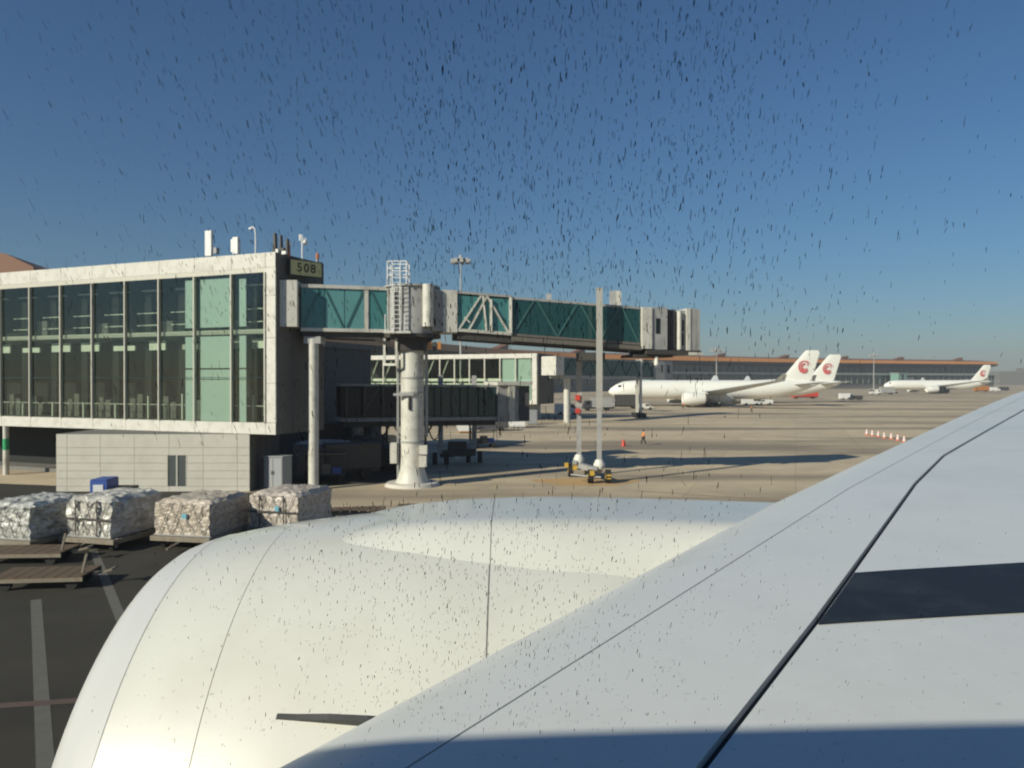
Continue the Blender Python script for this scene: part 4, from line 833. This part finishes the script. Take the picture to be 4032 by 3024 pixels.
def cargo_load(label, loc, rz, w_, d_, h_, seed, tint=None):
    rr = random.Random(seed); nx, ny, nz = 14, 16, 9
    C = thing('wrapped_cargo', label, 'cargo', loc, rz, 'wrapped cargo loads on dollies')
    vs = {}; g = G()
    def P(i, j, k):
        if (i, j, k) not in vs:
            x = (i / nx - .5) * w_; y = (j / ny - .5) * d_; z = k / nz * h_
            ex = min(i, nx - i) / nx; ey = min(j, ny - j) / ny
            if k == nz: z -= .10 * (1 if ex == 0 or ey == 0 else 0) + .10 * math.exp(-min(ex, ey) * 14) + rr.uniform(-.07, .05)
            a = .045 if seed % 4 > 1 else .075
            if k > 0: x += rr.uniform(-a, a); y += rr.uniform(-a, a); z += rr.uniform(-.03, .03) if k < nz else 0
            vs[(i, j, k)] = len(g.v); g.v.append((x, y, z))
        return vs[(i, j, k)]
    for i in range(nx):
        for k in range(nz):
            g.f.append((P(i, 0, k), P(i + 1, 0, k), P(i + 1, 0, k + 1), P(i, 0, k + 1))); g.f.append((P(i + 1, ny, k), P(i, ny, k), P(i, ny, k + 1), P(i + 1, ny, k + 1)))
    for j in range(ny):
        for k in range(nz):
            g.f.append((P(0, j + 1, k), P(0, j, k), P(0, j, k + 1), P(0, j + 1, k + 1))); g.f.append((P(nx, j, k), P(nx, j + 1, k), P(nx, j + 1, k + 1), P(nx, j, k + 1)))
    for i in range(nx):
        for j in range(ny): g.f.append((P(i, j, nz), P(i + 1, j, nz), P(i + 1, j + 1, nz), P(i, j + 1, nz)))
    g.obj('wrapped_load', ['film_grey', 'film_pale', 'film_tan', 'film_pink'][seed % 4], C, 25)
    G().box(-w_ / 2 - .04, w_ / 2 + .04, -d_ / 2 - .04, d_ / 2 + .04, -.03, .02).obj('pallet', 'bridge_grey', C)
    nt_ = G()
    for i in range(5):
        x = (-.5 + (i + .5) / 5) * w_
        nt_.bar((x, -d_ / 2 - .075, .05), (x + .55, -d_ / 2 - .075, h_ - .12), .018); nt_.bar((x, -d_ / 2 - .075, .05), (x - .55, -d_ / 2 - .075, h_ - .12), .018)
    nt_.obj('net', 'joint', C)
    if seed % 2:
        for x in (-w_ * .28, w_ * .22): G().box(x - .03, x + .03, -d_ / 2 - .09, -d_ / 2 - .07, .03, h_ - .1).obj('strap', 'strap', C)
        G().box(-w_ / 2, w_ / 2, -d_ / 2 - .085, -d_ / 2 - .066, h_ * .42, h_ * .47).obj('strap', 'strap', C)
    if tint: G().box(tint - .10, tint + .12, -d_ / 2 - .10, -d_ / 2 - .08, h_ * .48, h_ * .62).obj('label_patch', 'sticker', C)
    return C
mat('sticker', (.16, .40, .50), .5)
row = [(-20.75, 32.3, -14, 'leftmost plastic-wrapped cargo load, cut by the picture edge', 'cargo dolly under the leftmost wrapped load', 1.48, None, 2.45),
       (-17.45, 32.6, -15, 'second wrapped cargo load from the left, bulging film', 'cargo dolly under the second wrapped load', 1.66, None, 2.2),
       (-13.75, 32.9, -11, 'third wrapped cargo load with a blue sticker, netted', 'cargo dolly under the third wrapped load', 1.50, .15, 2.6),
       (-10.3, 34.6, -15, 'rightmost wrapped cargo load above the engine cowl, blue sticker', 'cargo dolly under the rightmost wrapped load', 1.55, .2, 2.45)]
for i, (x, y, a, l1, l2_, h_, tn, w_) in enumerate(row):
    cargo_dolly(l2_, (x, y, 0), R(a)); cargo_load(l1, (x, y, .60), R(a), w_, 3.0, h_, 32 + i, tn)
cargo_dolly('dolly under the cargo load in the shade below the bridge', (-14.6, 57.2, 0), R(-20)); cargo_load('sunlit-topped wrapped cargo in shade behind the support pole', (-14.6, 57.2, .60), R(-20), 3.4, 3.0, 1.9, 44)
# low empty dollies at lower left
def flat_dolly(label, loc, rz, l_=3.0, w_=1.5):
    D = thing('flat_dolly', label, 'dolly', loc, rz, 'empty flat dollies')
    for i in range(7): G().box(-l_ / 2 + l_ / 7 * i + .015, -l_ / 2 + l_ / 7 * (i + 1) - .015, -w_ / 2, w_ / 2, .44, .49).obj('plank', 'wood', D)
    for s in (-1, 1):
        G().box(-l_ / 2, l_ / 2, s * w_ / 2 - .05 * (s > 0), s * w_ / 2 + .05 * (s < 0), .30, .438).obj('side_rail', 'dolly_steel', D)
        for t in (-1, 1): G().tube([(t * l_ * .36, s * w_ * .36 - .08, .2), (t * l_ * .36, s * w_ * .36 + .08, .2)], .2, 14).obj('wheel', 'tyre', D, 40)
    G().bar((l_ / 2, 0, .36), (l_ / 2 + .75, 0, .52), .07).obj('tow_bar', 'dolly_steel', D); G().bar((l_ / 2 + .72, -.25, .55), (l_ / 2 + .72, .25, .55), .07).obj('tow_handle', 'dolly_steel', D)
    G().bar((l_ / 2 - .2, -.3, .5), (l_ / 2 - .05, -.3, 1.15), .07).obj('end_handle', 'dolly_steel', D)
    return D
flat_dolly('low planked dolly standing alone on the dark asphalt', (-16.3, 25.9, 0), R(6))
flat_dolly('empty flat dolly just below the leftmost cargo load', (-19.3, 29.4, 0), R(3), 3.4)
flat_dolly('orange-brown flat dolly right of the last cargo load', (-8.2, 38.5, 0), R(10), 3.2)
flat_dolly('flat dolly behind the engine cowl top, second from the cargo', (-4.6, 39.6, 0), R(10), 3.0)
# blue tractor behind the loads
T = thing('tow_tractor', 'blue tow tractor with white panel behind the cargo loads', 'tractor', (-21.3, 39.2, 0), R(4))
G().box(-.75, 1.6, -.7, .7, .35, 1.05).obj('chassis', 'blue', T); G().box(-.72, .12, -.68, .68, 1.05, 1.95).obj('cab', 'blue', T); G().box(-.55, -.05, -.72, -.69, 1.3, 1.75).obj('panel', 'white_vehicle', T)
G().box(.15, 1.2, -.6, .6, 1.05, 1.55).obj('engine_cover', 'dark_metal', T); G().box(-.7, .1, -.66, .66, 1.96, 2.02).obj('cab_roof', 'blue', T)
for sx in (-.4, 1.2):
    for s in (-1, 1): G().tube([(sx, s * .72 - .12, .35), (sx, s * .72 + .12, .35)], .35, 16).obj('wheel', 'tyre', T, 40)

# ================================================================== VEHICLES AND BOXES ON THE APRON
def van(label, loc, rz, m='white_vehicle', L=4.8, h=2.1, w_=1.8, cat='van', name='service_van'):
    V = thing(name, label, cat, loc, rz, 'service vehicles on the apron')
    side = [(-L / 2, .35), (-L / 2, h * .95), (-L / 2 + .2, h), (L / 2 - 1.3, h), (L / 2 - .65, h * .58), (L / 2 - .05, h * .48), (L / 2, .35)]
    g = G(); g.prism([(x, -w_ / 2, z) for x, z in side], (0, w_, 0)); g.obj('body', m, V)
    for s in (-1, 1):
        G().prism([(L / 2 - 1.9, s * (w_ / 2 + .01), h * .62), (L / 2 - .85, s * (w_ / 2 + .01), h * .62), (L / 2 - 1.25, s * (w_ / 2 + .01), h * .92), (L / 2 - 1.9, s * (w_ / 2 + .01), h * .92)], (0, .012 * s, 0)).obj('side_window', 'window_dark', V)
        for x in (-L * .3, L * .3): G().tube([(x, s * w_ / 2 - .12, .34), (x, s * w_ / 2 + .06, .34)], .34, 16).obj('wheel', 'tyre', V, 40)
    g = G(); g.prism([(L / 2 - 1.27, -w_ * .42, h * .97), (L / 2 - .68, -w_ * .42, h * .6), (L / 2 - .64, -w_ * .42, h * .6), (L / 2 - 1.23, -w_ * .42, h * .97)], (0, w_ * .84, 0)); g.obj('windscreen', 'window_dark', V)
    return V
def truck(label, loc, rz, box='white_vehicle', L=7.5, h=3.2, cabm='white_vehicle'):
    V = thing('service_truck', label, 'truck', loc, rz, 'service vehicles on the apron')
    G().box(-L / 2, L / 2 - 2.1, -1.15, 1.15, .85, h).obj('cargo_box', box, V); G().box(-L / 2, L / 2 - .1, -.5, .5, .5, .84).obj('chassis', 'dark_metal', V)
    g = G(); g.prism([(L / 2 - 2.0, -1.1, .5), (L / 2 - 2.0, -1.1, 2.4), (L / 2 - .7, -1.1, 2.4), (L / 2 - .2, -1.1, 1.5), (L / 2, -1.1, .5)], (0, 2.2, 0)); g.obj('cab', cabm, V)
    for s in (-1, 1):
        G().box(L / 2 - 1.6, L / 2 - .75, s * 1.1 - .01, s * 1.1 + .01, 1.5, 2.2).obj('side_window', 'window_dark', V)
        for x in (-L * .33, L * .33): G().tube([(x, s * 1.0 - .15, .45), (x, s * 1.0 + .15, .45)], .45, 16).obj('wheel', 'tyre', V, 40)
    return V
def container(label, loc, rz, m='white_vehicle', w_=2.0, h=1.7, d_=1.5, edge='steel'):
    C = thing('baggage_container', label, 'container', loc, rz)
    G().prism([(-w_ / 2, -d_ / 2, .25), (w_ / 2, -d_ / 2, .25), (w_ / 2, -d_ / 2, h + .25), (-w_ / 2 - .25, -d_ / 2, h + .25), (-w_ / 2 - .25, -d_ / 2, .75)], (0, d_, 0)).obj('shell', m, C)
    G().box(-w_ / 2 + .1, w_ / 2 - .1, -d_ / 2 - .04, -d_ / 2 - .01, .35, h + .12).obj('door', m, C); G().box(-w_ / 2, w_ / 2, -d_ / 2 - .06, d_ / 2, .12, .24).obj('base', edge, C)
    for sx in (-.7, .7): G().tube([(sx, -d_ / 2, .12), (sx, -d_ / 2 + .12, .12)], .12, 10).obj('caster', 'tyre', C)
    return C
p = gp(1006, 936); container('white container with orange base seen through the bridge legs', p, R(8), w_=1.9, h=1.75, edge='rust_orange')
p = gp(1118, 925); container('larger white container right of the shaded bridge cab', p, R(3), w_=2.3, h=1.9)
p = gp(1150, 918); container('grey container beside the larger white container', p, R(3), 'grey_box', 1.5, 2.1)
p = gp(1062, 931); van('dark low van between the two white containers', p, R(175), 'dark_metal', 4.6, 1.6)
p = gp(1225, 897); van('white van standing left of the two lift columns', p, R(10), L=5.0, h=2.3)
p = gp(1290, 888); truck('dark truck behind the near lift column', p, R(184), 'bridge_grey', 7.0, 3.0, 'dark_metal')
p = gp(1345, 884); truck('dim loader truck beside the nearest jet nose', p, R(178), 'bridge_dark', 8.0, 3.6, 'bridge_grey')
p = gp(1395, 886); van('pale cart below the nearest jet nose', p, R(0), 'ball_white', 3.4, 1.5)
p = gp(1508, 880); truck('dark loader added for the shade under the nearest jet wing', p, R(0), 'dark_metal', 8, 3.0, 'bridge_dark')  # dark body put in to stand for shade under the wing
p = gp(1545, 878); van('black tug added for the shade behind the nearest jet engine', p, R(180), 'dark_metal', 5, 2.2)  # second dark body added for the same under-wing shade
p = gp(1622, 876); van('white van under the tail of the nearest jet', p, R(0), L=5.0, h=1.9)
p = gp(1652, 875); van('white car right of the van under the nearest jet', p, R(180), L=4.4, h=1.5)
p = gp(1738, 862); truck('red-bodied truck below the second tail fin', p, R(180), 'red', 10, 4.2, 'red')
p = gp(1830, 864); van('white van on the open apron right of the second jet', p, R(0), L=5.5, h=2.3)
p = gp(1848, 865); van('dark car beside the white van on the open apron', p, R(180), 'dark_metal', 4.8, 1.6)
p = gp(1892, 853); van('pale van left of the farthest jet', p, R(180), 'ball_white', 6, 2.5)
p = gp(2030, 851); truck('dark truck below the farthest jet', p, R(0), 'dark_metal', 10, 3.6, 'dark_metal')
p = gp(1912, 853); truck('grey truck near the nose of the farthest jet', p, R(180), 'bridge_grey', 9, 3.8)
p = gp(2120, 847); truck('orange-brown truck behind the tail of the farthest jet', p, R(180), 'rust_orange', 9, 3.6, 'rust_orange')
p = gp(2150, 846); van('white van at the far right of the apron', p, R(0), L=6, h=2.6)
p = gp(2168, 845); van('dark van at the far right end of the apron', p, R(180), 'dark_metal', 6.5, 2.6)
# dark equipment added to blacken the shade under the bridge
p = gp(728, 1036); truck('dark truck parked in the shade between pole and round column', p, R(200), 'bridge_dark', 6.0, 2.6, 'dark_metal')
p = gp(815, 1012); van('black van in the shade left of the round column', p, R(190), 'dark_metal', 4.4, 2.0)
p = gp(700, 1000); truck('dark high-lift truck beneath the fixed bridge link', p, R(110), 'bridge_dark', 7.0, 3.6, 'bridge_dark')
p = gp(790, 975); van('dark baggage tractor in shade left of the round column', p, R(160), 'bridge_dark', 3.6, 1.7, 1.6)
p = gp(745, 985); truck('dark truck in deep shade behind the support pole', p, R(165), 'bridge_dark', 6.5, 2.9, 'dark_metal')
def belt_loader(label, loc, rz):
    B = thing('belt_loader', label, 'belt loader', loc, rz, 'service vehicles on the apron')
    G().box(-2.2, 2.0, -.9, .9, .45, 1.0).obj('chassis', 'bridge_dark', B); G().bar((-3.2, 0, .9), (3.4, 0, 2.6), .8, .25).obj('conveyor', 'dark_metal', B); G().bar((-3.2, -.45, 1.1), (3.4, -.45, 2.9), .06).obj('side_rail', 'bridge_brown', B); G().bar((1.5, 0, 1.0), (2.4, 0, 2.2), .12).obj('lift_strut', 'steel', B)
    for s in (-1, 1):
        for x in (-1.5, 1.4): G().tube([(x, s * .85 - .12, .4), (x, s * .85 + .12, .4)], .4, 14).obj('wheel', 'tyre', B, 40)
    G().box(-1.2, -.4, -.95, -.3, 1.0, 1.5).obj('driver_seat', 'bridge_dark', B); return B
def baggage_cart(label, loc, rz):
    B = thing('baggage_cart', label, 'cart', loc, rz, 'service vehicles on the apron')
    G().box(-1.3, 1.3, -.75, .75, .45, .55).obj('deck', 'bridge_dark', B); G().box(-1.35, 1.35, -.8, .8, 1.95, 2.02).obj('canopy', 'bridge_brown', B)
    for x in (-1.25, 1.25):
        for s in (-.7, .7): G().bar((x, s, .55), (x, s, 1.95), .06).obj('post', 'bridge_dark', B); G().tube([(x * .75, s - .08, .22), (x * .75, s + .08, .22)], .22, 12).obj('wheel', 'tyre', B, 40)
    for k_ in range(3): G().box(-1.1 + .75 * k_, -.45 + .75 * k_, -.5, .4, .56, 1.0 + .25 * (k_ % 2)).obj('suitcase', ['dark_metal', 'bridge_brown', 'blue'][k_], B)
    return B
belt_loader('dark belt loader in shade just left of the round column', gp(842, 1018), R(150)); belt_loader('belt loader in shade beneath the lower bridge', gp(770, 960), R(20))  # loaders and carts put in as more dark fill for the shade
baggage_cart('loaded baggage cart in shade nearest the support pole', gp(705, 1040), R(12)); baggage_cart('baggage cart in shade behind the belt loader', gp(800, 990), R(8)); baggage_cart('baggage cart right of the bridge legs in shade', gp(1045, 968), R(15))
tag(G().tube([(0, 0, .02), (0, 0, .5), (0, 0, .95)], [.22, .2, .16], 14).obj('fire_extinguisher_drum', 'red', None, 50), 'small red drum in the shade left of the round column', 'drum').location = gp(788, 956)

# ================================================================== CONES, CHOCK BALL, PEOPLE
def cone(label, loc, k_=1.0):
    C = thing('traffic_cone', label, 'traffic cone', loc, 0, 'row of traffic cones on the open apron')
    G().box(-.24 * k_, .24 * k_, -.24 * k_, .24 * k_, 0, .05).obj('base', 'cone_red', C); b = G().tube([(0, 0, .05), (0, 0, .85 * k_)], [.2 * k_, .045 * k_], 14).obj('body', 'cone_red', C, 40)
    for z in (.22, .50): G().tube([(0, 0, z * k_), (0, 0, (z + .19) * k_)], [(.2 - .1824 * (z - .05)) * k_ + .006, (.2 - .1824 * (z + .14)) * k_ + .006], 14).obj('white_band', 'white_vehicle', b, 40)
ords = ['first', 'second', 'third', 'fourth', 'fifth', 'sixth', 'last']
for i, (u, v) in enumerate(((1873, 941), (1885, 943), (1898, 945), (1911, 948), (1926, 950), (1940, 953), (1954, 957))): cone(f'{ords[i]} cone from the left in the row of cones by the wing edge', gp(u, v))
C = thing('traffic_cone', 'single red cone left of the worker in orange', 'traffic cone', gp(1347, 965), 0)
G().box(-.25, .25, -.25, .25, 0, .05).obj('base', 'red', C); G().tube([(0, 0, .05), (0, 0, .7)], [.26, .12], 14).obj('body', 'red', C, 40)

def person(label, loc, rz, hgt=1.72, stride=.28):
    P = thing('person', label, 'person', loc, rz); k_ = hgt / 1.75
    def skin(name, V, E, Rr, m):
        me = bpy.data.meshes.new(name); me.from_pydata([tuple(c * k_ for c in v) for v in V], E, []); me.materials.append(MATS[m])
        o = bpy.data.objects.new(name, me); col.objects.link(o); o.parent = P
        md = o.modifiers.new('skin', 'SKIN'); md.use_smooth_shade = True
        if not me.skin_vertices: bpy.context.view_layer.objects.active = o
        for i, r in enumerate(Rr): me.skin_vertices[0].data[i].radius = (r * k_, r * k_)
        me.skin_vertices[0].data[0].use_root = True
        s_ = o.modifiers.new('sub', 'SUBSURF'); s_.levels = 1; s_.render_levels = 1
        return o
    s = stride
    V = [(0, 0, .93), (0, 0, 1.15), (0, 0, 1.40), (0, 0, 1.50), (.01, 0, 1.60), (.02, 0, 1.70),
         (0, -.20, 1.40), (-.10, -.26, 1.15), (.05, -.27, .93), (.09, -.27, .85), (0, .20, 1.40), (.10, .26, 1.15), (.24, .24, .98), (.29, .23, .91),
         (0, -.10, .88), (s * .5, -.11, .50), (s * .8, -.11, .09), (s * .8 + .15, -.12, .04), (0, .10, .88), (-s * .4, .11, .50), (-s, .11, .12), (-s + .14, .12, .05)]
    E = [(0, 1), (1, 2), (2, 3), (3, 4), (4, 5), (2, 6), (6, 7), (7, 8), (8, 9), (2, 10), (10, 11), (11, 12), (12, 13), (0, 14), (14, 15), (15, 16), (16, 17), (0, 18), (18, 19), (19, 20), (20, 21)]
    Rr = [.13, .12, .13, .055, .10, .075, .06, .045, .035, .03, .06, .045, .035, .03, .085, .06, .045, .04, .085, .06, .045, .04]
    skin('body', V, E, Rr, 'skin')
    skin('trousers', [V[0], V[14], V[15], V[16], V[18], V[19], V[20]], [(0, 1), (1, 2), (2, 3), (0, 4), (4, 5), (5, 6)], [.145, .105, .08, .07, .105, .08, .07], 'trousers')
    skin('vest', [(0, 0, .98), V[1], (0, 0, 1.42), V[6], V[7], (.04, -.27, .96), V[10], V[11], (.22, .24, 1.0)], [(0, 1), (1, 2), (2, 3), (3, 4), (4, 5), (2, 6), (6, 7), (7, 8)], [.155, .15, .15, .085, .065, .05, .085, .065, .05], 'orange_vest')
    G().tube([(0, 0, 1.62 * k_), (0, 0, 1.70 * k_), (0, 0, 1.77 * k_)], [.105 * k_, .11 * k_, .05 * k_], 14).obj('hair', 'hair', P, 60)
    return P
person('worker in orange vest walking across the open apron', gp(1390, 963), R(200), 1.72)
person('distant worker in orange beside the engine of the nearest jet', gp(1476, 885), R(20), 1.75)
person('faint orange worker on the apron below the nearest jet tail', gp(1624, 893), R(160), 1.7)

# ================================================================== FAR BACKGROUND
def far_block(label, u0, u1, v, d, m='tree_far', cat='building', name='distant_building'):
    x0, x1 = (u0 - 1106) * K * d, (u1 - 1106) * K * d; h = H + (822 - v) * K * d
    o = thing(name, label, cat, ((x0 + x1) / 2, d, 0)); hw = (x1 - x0) / 2
    G().box(-hw, hw, 0, 40, 0, h).obj('wall', m, o); G().box(-hw * .5, hw * .3, 5, 30, h, h * 1.25).obj('roof_block', m, o); return o
far_block('low hazy building on the right horizon', 2160, 2420, 803, 1100, 'concrete_dark')
far_block('long hazy hangar beyond the right edge', 2330, 2700, 795, 1000, 'term_band')
# soft line of trees on the horizon
g = G(); rr = random.Random(5); pts = []
for i in range(260): pts.append((-200 + i * 9, 1350 + rr.uniform(-20, 20), 10 + rr.uniform(0, 7)))
g.loft([[(x, y, 0), (x, y - 6, z * .5), (x, y, z), (x, y + 20, z * .8)] for x, y, z in pts], closed=False, caps=False); g.obj('tree_line', 'tree_far', None, kind='stuff')
bpy.data.objects['tree_line']['label'] = 'dim line of trees on the far horizon'; bpy.data.objects['tree_line']['category'] = 'trees'

# haze
m = bpy.data.materials.new('haze_air'); m.use_nodes = True; n = m.node_tree.nodes; l = m.node_tree.links
n.remove(n['Principled BSDF']); pv = n.new('ShaderNodeVolumePrincipled'); pv.inputs['Color'].default_value = (.78, .82, .86, 1); pv.inputs['Density'].default_value = .00042; pv.inputs['Anisotropy'].default_value = .1
l.new(pv.outputs[0], n['Material Output'].inputs['Volume']); MATS['haze_air'] = m
hz = G().box(-1500, 2200, -60, 1600, -1, 60).obj('haze', 'haze_air', None, kind='stuff')
bpy.data.objects['haze']['label'] = 'thin pale haze lying over the whole airfield'
